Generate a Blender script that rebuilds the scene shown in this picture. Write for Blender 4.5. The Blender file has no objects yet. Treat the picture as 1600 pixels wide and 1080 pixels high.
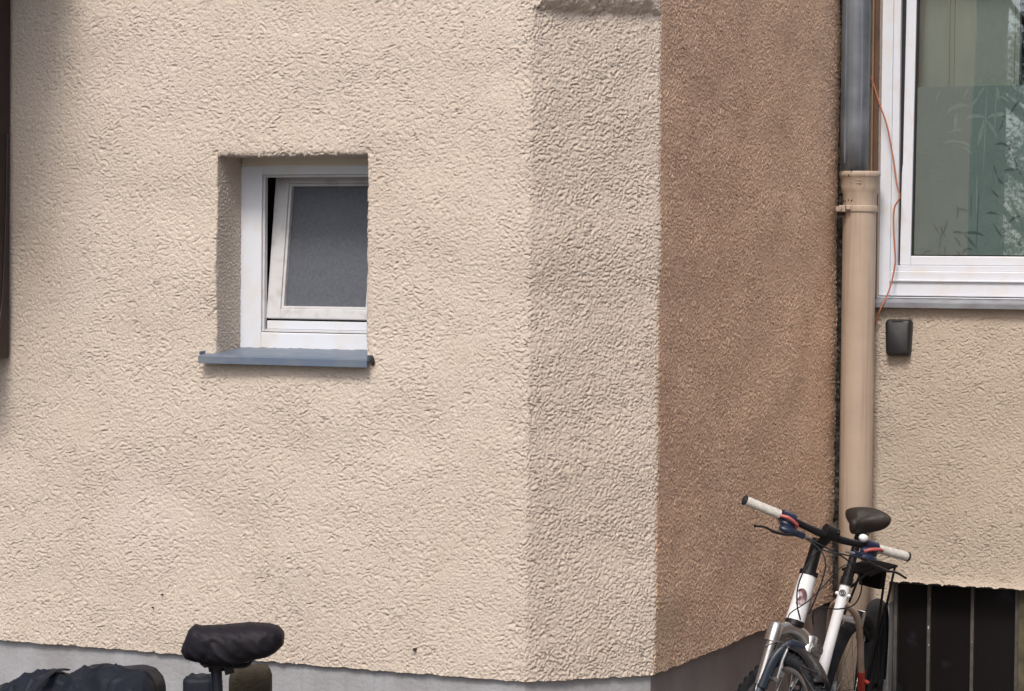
import bpy, math, random
import numpy as np
from mathutils import Vector, Matrix

random.seed(4)
SC = bpy.context.scene
COL = SC.collection
R = math.radians

# ------------------------------------------------------------------ camera
cam_d = bpy.data.cameras.new("camera")
cam_d.sensor_width = 36.0
cam_d.lens = 87.75
cam_d.clip_start = 0.1
cam_d.clip_end = 2000
cam = bpy.data.objects.new("camera", cam_d)
COL.objects.link(cam)
pit, rol = R(1.64), R(.57)
cam.matrix_world = (Matrix.Translation((0, 0, 1.88)) @ Matrix.Rotation(R(90) - pit, 4, 'X')
                    @ Matrix.Rotation(rol, 4, 'Z'))
SC.camera = cam

# ------------------------------------------------------------------ world, sun, exposure
SUN_EL, SUN_AZ = 52.0, 197.5        # azimuth clockwise from +Y
w = bpy.data.worlds.new("World")
SC.world = w
w.use_nodes = True
nt = w.node_tree
nt.nodes.clear()
sky = nt.nodes.new("ShaderNodeTexSky")
sky.sky_type = 'NISHITA'
sky.sun_disc = False
sky.sun_elevation = R(SUN_EL)
sky.sun_rotation = R(SUN_AZ)
sky.air_density = 1.0
sky.dust_density = 4.0
sky.ozone_density = 1.0
bg = nt.nodes.new("ShaderNodeBackground")
bg.inputs['Strength'].default_value = 0.12
wo = nt.nodes.new("ShaderNodeOutputWorld")
nt.links.new(sky.outputs[0], bg.inputs['Color'])
nt.links.new(bg.outputs[0], wo.inputs['Surface'])

sd = bpy.data.lights.new("sun", 'SUN')
sd.energy = 1.5
sd.angle = R(14)
sd.color = (1.0, .95, .88)
sun = bpy.data.objects.new("sun", sd)
COL.objects.link(sun)
sdir = Vector((math.sin(R(SUN_AZ)) * math.cos(R(SUN_EL)), math.cos(R(SUN_AZ)) * math.cos(R(SUN_EL)), math.sin(R(SUN_EL))))
sun.rotation_euler = sdir.to_track_quat('Z', 'Y').to_euler()
sun.location = (-3, -10, 12)

SC.view_settings.view_transform = 'Standard'
SC.view_settings.look = 'None'
SC.view_settings.exposure = 0.66
SC.cycles.use_denoising = True
SC.view_settings.gamma = 1.0


# ------------------------------------------------------------------ materials
def mat(name, col, rough=.6, metal=0.0, spec=.5, var=0.0, vscale=8.0, col2=None, bump=0.0, bscale=60.0,
        bdist=.002, coat=0.0, vlo=.35, vhi=.65, detail=4.0, streak=None):
    m = bpy.data.materials.new(name)
    m.use_nodes = True
    t = m.node_tree
    b = t.nodes['Principled BSDF']
    b.inputs['Base Color'].default_value = (*col, 1)
    b.inputs['Roughness'].default_value = rough
    b.inputs['Metallic'].default_value = metal
    b.inputs['Specular IOR Level'].default_value = spec
    b.inputs['Coat Weight'].default_value = coat
    tc = t.nodes.new('ShaderNodeTexCoord')
    if var or col2:
        n = t.nodes.new('ShaderNodeTexNoise')
        n.inputs['Scale'].default_value = vscale
        n.inputs['Detail'].default_value = detail
        t.links.new(tc.outputs['Object'], n.inputs['Vector'])
        mr = t.nodes.new('ShaderNodeMapRange')
        mr.inputs['From Min'].default_value = vlo
        mr.inputs['From Max'].default_value = vhi
        t.links.new(n.outputs['Fac'], mr.inputs['Value'])
        mx = t.nodes.new('ShaderNodeMix')
        mx.data_type = 'RGBA'
        c2 = col2 if col2 else tuple(c * (1 - var) for c in col)
        mx.inputs['A'].default_value = (*col, 1)
        mx.inputs['B'].default_value = (*c2, 1)
        t.links.new(mr.outputs['Result'], mx.inputs['Factor'])
        t.links.new(mx.outputs['Result'], b.inputs['Base Color'])
    if streak:
        mp = t.nodes.new('ShaderNodeMapping')
        mp.inputs['Scale'].default_value = (60, 60, 1.6)
        t.links.new(tc.outputs['Object'], mp.inputs['Vector'])
        n3 = t.nodes.new('ShaderNodeTexNoise')
        n3.inputs['Scale'].default_value = 1.0
        n3.inputs['Detail'].default_value = 5
        t.links.new(mp.outputs[0], n3.inputs['Vector'])
        m3 = t.nodes.new('ShaderNodeMapRange')
        m3.inputs['From Min'].default_value = .52
        m3.inputs['From Max'].default_value = .78
        m3.inputs['To Max'].default_value = streak[3]
        t.links.new(n3.outputs['Fac'], m3.inputs['Value'])
        x3 = t.nodes.new('ShaderNodeMix')
        x3.data_type = 'RGBA'
        x3.inputs['B'].default_value = (*streak[:3], 1)
        t.links.new(m3.outputs['Result'], x3.inputs['Factor'])
        if var or col2:
            t.links.new(mx.outputs['Result'], x3.inputs['A'])
        else:
            x3.inputs['A'].default_value = (*col, 1)
        t.links.new(x3.outputs['Result'], b.inputs['Base Color'])
    if bump:
        n2 = t.nodes.new('ShaderNodeTexNoise')
        n2.inputs['Scale'].default_value = bscale
        n2.inputs['Detail'].default_value = 3
        t.links.new(tc.outputs['Object'], n2.inputs['Vector'])
        bp = t.nodes.new('ShaderNodeBump')
        bp.inputs['Strength'].default_value = bump
        bp.inputs['Distance'].default_value = bdist
        t.links.new(n2.outputs['Fac'], bp.inputs['Height'])
        t.links.new(bp.outputs['Normal'], b.inputs['Normal'])
    return m


def stucco_mat(name, base, worn, dirt, blobs=()):
    m = bpy.data.materials.new(name)
    m.use_nodes = True
    t = m.node_tree
    L = t.links.new
    b = t.nodes['Principled BSDF']
    b.inputs['Roughness'].default_value = .88
    b.inputs['Specular IOR Level'].default_value = .25
    tc = t.nodes.new('ShaderNodeTexCoord')

    def noise(scale, detail=4, rough=.55):
        n = t.nodes.new('ShaderNodeTexNoise')
        n.inputs['Scale'].default_value = scale
        n.inputs['Detail'].default_value = detail
        n.inputs['Roughness'].default_value = rough
        L(tc.outputs['Object'], n.inputs['Vector'])
        return n.outputs['Fac']

    def rng(v, a, c, lo=0., hi=1.):
        n = t.nodes.new('ShaderNodeMapRange')
        for k, x in (('From Min', a), ('From Max', c), ('To Min', lo), ('To Max', hi)):
            n.inputs[k].default_value = x
        L(v, n.inputs['Value'])
        return n.outputs['Result']

    def mix(f, a, c):
        n = t.nodes.new('ShaderNodeMix')
        n.data_type = 'RGBA'
        L(f, n.inputs['Factor'])
        for k, x in (('A', a), ('B', c)):
            if isinstance(x, tuple):
                n.inputs[k].default_value = (*x, 1)
            else:
                L(x, n.inputs[k])
        return n.outputs['Result']

    def mul(a, c):
        n = t.nodes.new('ShaderNodeMath')
        n.operation = 'MULTIPLY'
        n.use_clamp = True
        for i, x in enumerate((a, c)):
            if isinstance(x, float):
                n.inputs[i].default_value = x
            else:
                L(x, n.inputs[i])
        return n.outputs[0]
    c = mix(mul(rng(noise(1.3, 5), .40, .68), .7), base, worn)
    c = mix(mul(rng(noise(4.5, 5), .52, .75), .45), c, dirt)
    c = mix(mul(rng(noise(90, 3), .50, .72), .35), c, dirt)
    # sand grain of the coat
    sg = t.nodes.new('ShaderNodeMix')
    sg.data_type = 'RGBA'
    sg.blend_type = 'MULTIPLY'
    sg.inputs['Factor'].default_value = 1.0
    L(c, sg.inputs['A'])
    L(mix(rng(noise(330, 2, .7), .36, .64), (.80, .785, .77), (1.06, 1.06, 1.06)), sg.inputs['B'])
    c = sg.outputs['Result']
    for (bx, by, bz, br, st, bc) in blobs:
        mp = t.nodes.new('ShaderNodeVectorMath')
        mp.operation = 'DISTANCE'
        L(tc.outputs['Object'], mp.inputs[0])
        mp.inputs[1].default_value = (bx, by, bz)
        ad = t.nodes.new('ShaderNodeMath')
        ad.operation = 'MULTIPLY_ADD'
        L(noise(9, 4), ad.inputs[0])
        ad.inputs[1].default_value = -.6 * br
        L(mp.outputs['Value'], ad.inputs[2])
        c = mix(rng(ad.outputs[0], br * .75, br * .0 - .05, 0., st), c, bc)
    L(c, b.inputs['Base Color'])
    bp = t.nodes.new('ShaderNodeBump')
    bp.inputs['Strength'].default_value = 1.0
    bp.inputs['Distance'].default_value = .0032
    L(noise(150, 3, .65), bp.inputs['Height'])
    L(bp.outputs['Normal'], b.inputs['Normal'])
    return m


CREAM = (.61, .53, .45)
M = {}
M['stucco'] = stucco_mat('cream_render', CREAM, (.645, .57, .495), (.525, .445, .36), [
    (-1.40, 0, 1.04, .24, .75, (.62, .53, .47)), (-1.42, 0, 2.58, .30, .6, (.62, .53, .47)),
    (-1.20, 0, 2.45, .22, .4, (.62, .53, .47)), (-.62, 0, .98, .16, .35, (.62, .52, .45))])
M['stucco_side'] = stucco_mat('side_render', (.78, .55, .395), (.80, .60, .45), (.67, .445, .305), [
    (.32, .95, .80, 0.30, .25, (.72, .45, .33)), (.32, .10, 2.85, 0.30, .2, (.72, .45, .33)),
    (.32, .35, .72, 0.25, .3, (.42, .36, .24)), (.32, .55, 2.3, .25, .2, (.72, .46, .34))])
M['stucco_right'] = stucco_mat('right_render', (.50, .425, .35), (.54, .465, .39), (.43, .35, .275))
M['plinth'] = mat('plinth_paint', (.35, .355, .375), .6, col2=(.28, .28, .285), vscale=7, bump=.8, bscale=70, bdist=.003, streak=(.24, .235, .23, .5))
M['plinth_side'] = mat('plinth_side_brown_grey', (.27, .24, .235), .6, col2=(.22, .195, .19), vscale=6, bump=.4, bscale=45, bdist=.003)  # browner and darker than the plinth round the front
M['joint'] = mat('mossy_joint', (.022, .020, .018), .95, col2=(.13, .125, .12), vscale=45, bump=1, bscale=80, bdist=.006, vlo=.5, vhi=.72)
M['white_frame'] = mat('white_frame_paint', (.66, .69, .75), .35, col2=(.64, .63, .62), vscale=14, bump=.15, bscale=30, vlo=.5, vhi=.75)
M['old_white'] = mat('aged_white_frame', (.55, .55, .56), .45, col2=(.40, .385, .37), vscale=22, vlo=.5, vhi=.8)
M['reveal_white'] = mat('cream_frame_head', (.62, .56, .46), .5, var=.1)
M['dark_gap'] = mat('dark_gap', (.012, .011, .011), .8)
M['zinc_sill'] = mat('blue_grey_sill', (.115, .15, .205), .45, spec=.35, col2=(.165, .185, .21), vscale=16, vlo=.45, vhi=.7)
M['zinc_grey'] = mat('grey_zinc_sill', (.27, .29, .32), .4, metal=.2, col2=(.20, .20, .22), vscale=14)
M['zinc_pipe'] = mat('weathered_zinc', (.22, .245, .275), .42, metal=.3, col2=(.12, .135, .155), vscale=7, bump=.2, bscale=20, streak=(.36, .37, .40, .6))
M['pipe_paint'] = mat('beige_pipe_paint', (.47, .375, .295), .42, col2=(.42, .33, .26), vscale=9, vlo=.4, vhi=.75, bump=.3, bscale=28, bdist=.003, streak=(.26, .18, .13, .6))
M['rust'] = mat('pipe_dirt', (.03, .02, .015), .9)
M['glass_frost'] = mat('frosted_pane', (.082, .090, .108), .36, spec=.5, col2=(.105, .112, .128), vscale=90, bump=.5, bscale=160, bdist=.001)
M['timber'] = mat('dark_timber', (.016, .008, .008), .42, col2=(.028, .014, .013), vscale=20)
M['box_black'] = mat('black_plastic', (.018, .018, .02), .5, bump=.1, bscale=300)
M['cable_orange'] = mat('orange_cable', (.42, .15, .075), .5)
M['tan_strip'] = mat('tan_batten', (.36, .23, .13), .6, var=.3)
M['brown_strip'] = mat('shaded_wall_brown', (.12, .062, .038), .6, var=.4)  # tone of the plaster shaded by the drainpipe
M['base_glass'] = mat('dirty_dark_pane', (.010, .009, .009), .2, spec=.22, col2=(.040, .045, .055), vscale=7, vlo=.60, vhi=.86, detail=8)
M['base_frame'] = mat('grey_base_frame', (.085, .075, .068), .55, col2=(.05, .045, .042), vscale=25)
M['olive_wood'] = mat('olive_reveal', (.10, .085, .05), .8, var=.5, vscale=20)
M['film'] = mat('frosted_film', (.145, .192, .188), .6, col2=(.128, .17, .168), vscale=2.5)
M['leaf_light'] = mat('film_leaf_light', (.205, .255, .248), .6)
M['leaf_dark'] = mat('film_leaf_dark', (.070, .100, .102), .6)
M['interior'] = mat('interior_grey_green', (.24, .275, .245), .8)
M['interior_dark'] = mat('interior_dark', (.035, .033, .033), .8)
M['brush'] = mat('pale_brush', (.40, .42, .38), .6)

M['bike_white'] = mat('bike_white_paint', (.74, .76, .79), .22, coat=.5, col2=(.64, .63, .62), vscale=12, vlo=.5, vhi=.8)
M['bike_tan'] = mat('bike_beige', (.36, .27, .22), .4, col2=(.27, .20, .16), vscale=14)  # beige for the lower tubes and seat stays
M['bike_red'] = mat('bike_red_paint', (.30, .028, .018), .3)
M['bike_black'] = mat('bike_black_metal', (.010, .009, .011), .42, spec=.3)
M['rubber'] = mat('tyre_rubber', (.010, .012, .016), .75, spec=.3, col2=(.022, .024, .028), vscale=30)
M['grip'] = mat('white_grip', (.60, .58, .54), .7, col2=(.46, .44, .40), vscale=60, bump=1, bscale=180, bdist=.0015)
M['navy'] = mat('navy_plastic', (.012, .019, .045), .35, spec=.6)
M['navy_dark'] = mat('navy_fork', (.018, .026, .040), .4)
M['chrome'] = mat('chrome', (.62, .62, .62), .16, metal=1)
M['spoke'] = mat('dark_spoke', (.10, .10, .10), .4, metal=.5)
M['alu'] = mat('brushed_alu', (.45, .45, .46), .36, metal=.9, var=.2, vscale=30)
M['fork_metal'] = mat('fork_metal', (.52, .51, .50), .24, metal=.85, col2=(.42, .41, .40), vscale=20)
M['lamp_glass'] = mat('smoky_lamp', (.20, .20, .20), .2, metal=.6, col2=(.08, .08, .08), vscale=50)
M['rack_black'] = mat('rack_black', (.010, .010, .010), .95, spec=.05)
M['red_plastic'] = mat('red_lever_plastic', (.40, .09, .085), .4)
M['saddle_leather'] = mat('saddle_cover_brown_black', (.020, .015, .012), .55, spec=.35, col2=(.012, .010, .010), vscale=9)
M['badge'] = mat('badge_maroon', (.07, .015, .02), .4, col2=(.35, .28, .29), vscale=55, vlo=.5, vhi=.58)
M['cover'] = mat('black_purple_fabric', (.010, .0085, .013), .62, spec=.22, bump=.1, bscale=400, bdist=.0005)
M['tarp'] = mat('dark_blue_black_fabric', (.009, .012, .020), .6, spec=.22, bump=.12, bscale=60)
M['post_metal'] = mat('dark_blue_seatpost', (.03, .036, .05), .25, metal=.6)
M['moss_wood'] = mat('mossy_wood', (.034, .023, .015), .95, col2=(.040, .036, .018), vscale=30, bump=1, bscale=35, bdist=.01)
M['ground'] = mat('paving', (.16, .15, .14), .9, col2=(.11, .105, .10), vscale=1.5, bump=.5, bscale=20)
M['shade_house'] = mat('shade_house_brown', (.20, .085, .05), .9, col2=(.15, .065, .04), vscale=6)
M['green_house'] = mat('green_grey_render', (.075, .10, .095), .9, var=.15)
M['bark'] = mat('bark', (.06, .045, .03), .9, var=.4)
M['leaf'] = mat('leaf_green', (.035, .07, .03), .5, col2=(.06, .10, .035), vscale=3)


def pane_mat():
    m = bpy.data.materials.new('clear_window_glass')
    m.use_nodes = True
    t = m.node_tree
    t.nodes.clear()
    o = t.nodes.new('ShaderNodeOutputMaterial')
    g = t.nodes.new('ShaderNodeBsdfGlossy')
    g.inputs['Roughness'].default_value = .012
    g.inputs['Color'].default_value = (.90, .96, 1, 1)
    tr = t.nodes.new('ShaderNodeBsdfTransparent')
    tr.inputs['Color'].default_value = (.95, .98, .97, 1)
    mx = t.nodes.new('ShaderNodeMixShader')
    fr = t.nodes.new('ShaderNodeFresnel')
    fr.inputs['IOR'].default_value = 2.8
    tc = t.nodes.new('ShaderNodeTexCoord')
    n = t.nodes.new('ShaderNodeTexNoise')
    n.inputs['Scale'].default_value = 3
    n.inputs['Detail'].default_value = 1
    bp = t.nodes.new('ShaderNodeBump')
    bp.inputs['Strength'].default_value = .07
    bp.inputs['Distance'].default_value = .002
    t.links.new(tc.outputs['Object'], n.inputs['Vector'])
    t.links.new(n.outputs['Fac'], bp.inputs['Height'])
    t.links.new(bp.outputs['Normal'], g.inputs['Normal'])
    ge = t.nodes.new('ShaderNodeNewGeometry')
    iv = t.nodes.new('ShaderNodeMath')
    iv.operation = 'SUBTRACT'
    iv.inputs[0].default_value = 1.0
    t.links.new(ge.outputs['Backfacing'], iv.inputs[1])
    ml = t.nodes.new('ShaderNodeMath')
    ml.operation = 'MULTIPLY'
    t.links.new(fr.outputs[0], ml.inputs[0])
    t.links.new(iv.outputs[0], ml.inputs[1])
    t.links.new(ml.outputs[0], mx.inputs[0])
    t.links.new(tr.outputs[0], mx.inputs[1])
    t.links.new(g.outputs[0], mx.inputs[2])
    t.links.new(mx.outputs[0], o.inputs['Surface'])
    return m


M['pane'] = pane_mat()


# ------------------------------------------------------------------ helpers
def tag(o, label=None, cat=None, group=None, kind=None):
    for k, v in (('label', label), ('category', cat), ('group', group), ('kind', kind)):
        if v:
            o[k] = v
    return o


def empty(name, loc=(0, 0, 0), rz=0.0, mw=None):
    o = bpy.data.objects.new(name, None)
    o.empty_display_size = .1
    COL.objects.link(o)
    if mw is not None:
        o.matrix_world = mw
    else:
        o.location = loc
        o.rotation_euler = (0, 0, rz)
    return o


def V(p):
    return Vector(p)


class MB:
    def __init__(s):
        s.v = []
        s.f = []
        s.sm = []
        s.fn = None        # optional point transform

    def add(s, vs, fs, smooth=True):
        n = len(s.v)
        if s.fn:
            vs = [s.fn(p) for p in vs]
        s.v += [tuple(p) for p in vs]
        s.f += [tuple(i + n for i in f) for f in fs]
        s.sm += [smooth] * len(fs)
        return s

    def box(s, a, b):
        (x0, y0, z0), (x1, y1, z1) = a, b
        vs = [(x0, y0, z0), (x1, y0, z0), (x1, y1, z0), (x0, y1, z0), (x0, y0, z1), (x1, y0, z1), (x1, y1, z1), (x0, y1, z1)]
        return s.add(vs, [(0, 3, 2, 1), (4, 5, 6, 7), (0, 1, 5, 4), (1, 2, 6, 5), (2, 3, 7, 6), (3, 0, 4, 7)], False)

    def obox(s, c, ax, ay, az, hx, hy, hz):
        c, ax, ay, az = V(c), V(ax).normalized(), V(ay).normalized(), V(az).normalized()
        vs = [c + ax * hx * i + ay * hy * j + az * hz * k for k in (-1, 1) for (i, j) in ((-1, -1), (1, -1), (1, 1), (-1, 1))]
        return s.add(vs, [(0, 3, 2, 1), (4, 5, 6, 7), (0, 1, 5, 4), (1, 2, 6, 5), (2, 3, 7, 6), (3, 0, 4, 7)], False)

    def tube(s, pts, r, n=12, caps=True, flat=1.0):
        pts = [V(p) for p in pts]
        m = len(pts)
        rs = [r] * m if not isinstance(r, (list, tuple)) else r
        vs = []
        up = None
        for i, p in enumerate(pts):
            t = (pts[min(i + 1, m - 1)] - pts[max(i - 1, 0)]).normalized()
            if up is None:
                up = Vector((0, 0, 1)) if abs(t.z) < .9 else Vector((0, 1, 0))
            a = t.cross(up).normalized()
            b = a.cross(t).normalized()
            up = b
            for k in range(n):
                q = 2 * math.pi * k / n
                vs.append(p + a * math.cos(q) * rs[i] + b * math.sin(q) * rs[i] * flat)
        fs = [(i * n + k, i * n + (k + 1) % n, (i + 1) * n + (k + 1) % n, (i + 1) * n + k) for i in range(m - 1) for k in range(n)]
        s.add(vs, fs, True)
        if caps:
            for i0, rev in ((0, True), ((m - 1) * n, False)):
                idx = list(range(n))
                if not rev:
                    pass
                s.add([vs[i0 + k] for k in idx] if not s.fn else [vs[i0 + k] for k in idx], [tuple(idx[::-1]) if not rev else tuple(idx)], False)
        return s

    def torus(s, c, axis, Rr, prof, n=64, a0=0., a1=2 * math.pi):
        """sweep the closed profile [(radial, axial)] round the axis"""
        c = V(c)
        ax = V(axis).normalized()
        u = ax.orthogonal().normalized()
        if abs(ax.y) > .99:
            u = Vector((1, 0, 0))
        w_ = ax.cross(u)
        full = abs(a1 - a0 - 2 * math.pi) < 1e-6
        k = len(prof)
        N = n if full else n + 1
        vs = []
        for i in range(N):
            q = a0 + (a1 - a0) * i / n
            d = u * math.cos(q) + w_ * math.sin(q)
            for (pr, pa) in prof:
                vs.append(c + d * (Rr + pr) + ax * pa)
        fs = []
        for i in range(n):
            j = (i + 1) % N
            for q in range(k):
                fs.append((i * k + q, i * k + (q + 1) % k, j * k + (q + 1) % k, j * k + q))
        return s.add(vs, fs, True)

    def ball(s, c, rx, ry=None, rz=None, n=12):
        ry = ry or rx
        rz = rz or rx
        c = V(c)
        vs = [c + Vector((0, 0, -rz))]
        m = n // 2
        for i in range(1, m):
            a = -math.pi / 2 + math.pi * i / m
            for k in range(n):
                q = 2 * math.pi * k / n
                vs.append(c + Vector((rx * math.cos(a) * math.cos(q), ry * math.cos(a) * math.sin(q), rz * math.sin(a))))
        vs.append(c + Vector((0, 0, rz)))
        fs = [(0, 1 + (k + 1) % n, 1 + k) for k in range(n)]
        for i in range(m - 2):
            for k in range(n):
                fs.append((1 + i * n + k, 1 + i * n + (k + 1) % n, 1 + (i + 1) * n + (k + 1) % n, 1 + (i + 1) * n + k))
        L_ = len(vs) - 1
        fs += [(L_, 1 + (m - 2) * n + k, 1 + (m - 2) * n + (k + 1) % n) for k in range(n)]
        return s.add(vs, fs, True)

    def loft(s, rings, closed=True, caps=True):
        n = len(rings[0])
        vs = [p for r_ in rings for p in r_]
        fs = [(i * n + k, i * n + (k + 1) % n, (i + 1) * n + (k + 1) % n, (i + 1) * n + k)
              for i in range(len(rings) - 1) for k in range(n if closed else n - 1)]
        if caps:
            fs += [tuple(range(n))[::-1], tuple((len(rings) - 1) * n + k for k in range(n))]
        return s.add(vs, fs, True)

    def build(s, name, m, parent=None, bevel=0.0, sub=0, label=None, mods=None):
        me = bpy.data.meshes.new(name)
        me.from_pydata([tuple(p) for p in s.v], [], s.f)
        me.polygons.foreach_set('use_smooth', s.sm)
        me.materials.append(m)
        me.validate()
        o = bpy.data.objects.new(name, me)
        COL.objects.link(o)
        if parent:
            o.parent = parent
        if bevel:
            b = o.modifiers.new('bevel', 'BEVEL')
            b.width = bevel
            b.segments = 2
            b.limit_method = 'ANGLE'
        if sub:
            b = o.modifiers.new('sub', 'SUBSURF')
            b.levels = sub
            b.render_levels = sub
        if label:
            o['label'] = label
        return o


def spline(pts, k=6):
    P = [V(p) for p in pts]
    P = [P[0] * 2 - P[1]] + P + [P[-1] * 2 - P[-2]]
    out = []
    for i in range(1, len(P) - 2):
        for j in range(k):
            t = j / k
            a, b, c, d = P[i - 1], P[i], P[i + 1], P[i + 2]
            out.append(.5 * ((2 * b) + (c - a) * t + (2 * a - 5 * b + 4 * c - d) * t * t + (3 * b - a - 3 * c + d) * t ** 3))
    out.append(P[-2])
    return out


# ------------------------------------------------------------------ noise on a lattice (for the stucco relief)
rng_ = np.random.default_rng(7)
CELL = .003


def field(nz, ns, lz, lx, seed, band=.5):
    """band-passed noise, unit variance; lz, lx feature sizes in metres"""
    g = np.random.default_rng(seed).normal(size=(nz, ns))
    F = np.fft.rfft2(g)
    fz = np.fft.fftfreq(nz, CELL)[:, None]
    fx = np.fft.rfftfreq(ns, CELL)[None, :]
    k = np.sqrt((fz * lz) ** 2 + (fx * lx) ** 2)
    H = np.exp(-(np.log2(np.maximum(k, 1e-4) / .5) / (band * 2)) ** 2) / np.maximum(k, .05) ** .5
    H[0, 0] = 0
    a = np.fft.irfft2(F * H, s=(nz, ns))
    return a / a.std()


def samp(F, z, s):
    """bilinear lookup of lattice F at (z, s) in cells, wrapping"""
    nz, ns = F.shape
    z = np.mod(z, nz)
    s = np.mod(s, ns)
    z0 = np.floor(z).astype(int) % nz
    s0 = np.floor(s).astype(int) % ns
    fz, fs = z - np.floor(z), s - np.floor(s)
    z1, s1 = (z0 + 1) % nz, (s0 + 1) % ns
    return (F[z0, s0] * (1 - fz) * (1 - fs) + F[z1, s0] * fz * (1 - fs) + F[z0, s1] * (1 - fz) * fs + F[z1, s1] * fz * fs)


def sstep(a, b, x):
    t = np.clip((x - a) / (b - a), 0, 1)
    return t * t * (3 - 2 * t)


NZ, NS = 1080, 1920
F_h = field(NZ, NS, .0062, .0145, 1, .42)       # long flat laps
F_i = field(NZ, NS, .0064, .0072, 2, .42)       # round lumps
F_v = field(NZ, NS, .0115, .0058, 3)       # upright strokes
F_f = field(NZ, NS, .0036, .0042, 4)       # grit
F_big = field(NZ, NS, .30, .40, 5, .6)   # slow waviness
F_m = field(NZ, NS, .09, .12, 6, .6)     # roughness patches
F_w = field(NZ, NS, .04, .04, 8, .6)


def terr(q, k=.42):
    fl = np.floor(q)
    return fl + sstep(0, k, q - fl)


def relief(S, Z, wh, wi, wv, amp):
    """outward relief in metres for coordinates S, Z in metres"""
    z, s = Z / CELL, S / CELL
    wx = samp(F_w, z, s) * 1.8
    wz = samp(F_w, z + 313, s + 111) * 1.4
    a = samp(F_h, z + wz, s + wx) * wh + samp(F_i, z + wz, s + wx) * wi + samp(F_v, z, s + wx) * wv
    a = a / np.sqrt(wh ** 2 + wi ** 2 + wv ** 2)
    patch = .86 + .20 * np.clip(samp(F_m, z, s) + .6, -.6, 1.4)
    b_ = samp(F_h, z + 401 + wz, s + 77 + wx) * wh + samp(F_i, z + 401 + wz, s + 77 + wx) * (wi + wv)
    b_ = b_ / np.sqrt(wh ** 2 + (wi + wv) ** 2)
    h = .42 * a - .75 * np.maximum(0, -a - .15) ** 1.25 + .62 * np.minimum(np.abs(b_), 1.3) ** .8 + (terr(b_ * .9 + 3.3, .22) - 3.3) * .16
    return amp * patch * h + samp(F_f, z, s) * .00070 + samp(F_big, z, s) * .0022


def grid_mesh(name, P, keep, m, parent, extra=(), label=None):
    """P [nz, ns, 3]; keep [nz-1, ns-1] bool; extra: more point lattices laid in the same mesh"""
    V_, F_ = [], []
    off = 0
    for (Q, kp) in [(P, keep)] + list(extra):
        nz, ns = Q.shape[:2]
        ii, jj = np.nonzero(kp)
        a = ii * ns + jj
        f = np.stack([a, a + 1, a + ns + 1, a + ns], 1)
        used, inv = np.unique(f, return_inverse=True)
        V_.append(Q.reshape(-1, 3)[used])
        F_.append(inv.reshape(f.shape) + off)
        off += len(used)
    Vn, Fn = np.concatenate(V_), np.concatenate(F_)
    me = bpy.data.meshes.new(name)
    me.vertices.add(len(Vn))
    me.vertices.foreach_set('co', Vn.astype(np.float32).ravel())
    me.loops.add(Fn.size)
    me.loops.foreach_set('vertex_index', Fn.astype(np.int32).ravel())
    me.polygons.add(len(Fn))
    me.polygons.foreach_set('loop_start', np.arange(0, Fn.size, 4, dtype=np.int32))
    me.polygons.foreach_set('loop_total', np.full(len(Fn), 4, dtype=np.int32))
    me.polygons.foreach_set('use_smooth', np.ones(len(Fn), dtype=bool))
    me.update(calc_edges=True)
    me.validate()
    me.materials.append(m)
    o = bpy.data.objects.new(name, me)
    COL.objects.link(o)
    o.parent = parent
    if label:
        o['label'] = label
    return o


def axis_pts(segs):
    """segs [(a, b, step)] joined"""
    out = []
    for a, b, st in segs:
        n = max(1, int(round((b - a) / st)))
        out += list(np.linspace(a, b, n, endpoint=False))
    out.append(segs[-1][1])
    return np.array(out)


# ------------------------------------------------------------------ the house
# house frame: x along the front wall, y into the house, z up; origin at the foot of the front wall's right edge
TH = R(23.3)
HM = Matrix.Translation((.0506, 7.9, 0)) @ Matrix.Rotation(-TH, 4, 'Z')


def hw(x, y, z):
    return HM @ Vector((x, y, z))


house = empty('house', mw=HM)
tag(house, 'rendered house with small tilted window, chamfered corner, recessed side wall and grey plinth', 'house')

CH = .3217                 # chamfer leg
YB = CH + 2.114            # right wall plane
ZB = .584                  # top of the plinth
PATH = [(-7, 0), (0, 0), (CH, CH), (CH, YB)]
LEN = [0]
for a, b in zip(PATH[:-1], PATH[1:]):
    LEN.append(LEN[-1] + math.dist(a, b))
S_A, S_C, S_B = LEN[1], LEN[2], LEN[3]


def path_pt(s):
    s = np.asarray(s, float)
    x = np.interp(s, LEN, [p[0] for p in PATH])
    y = np.interp(s, LEN, [p[1] for p in PATH])
    return x, y


def path_nrm(s):
    e = .007
    x0, y0 = path_pt(s - e)
    x1, y1 = path_pt(s + e)
    dx, dy = x1 - x0, y1 - y0
    n = np.hypot(dx, dy)
    n[n == 0] = 1
    return dy / n, -dx / n


ZT = 2.715                 # where the chamfer dies out into the square corner above
HX0, HX1, HZ0, HZ1 = -1.135, -.574, 1.600, 2.266     # small window opening


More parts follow.
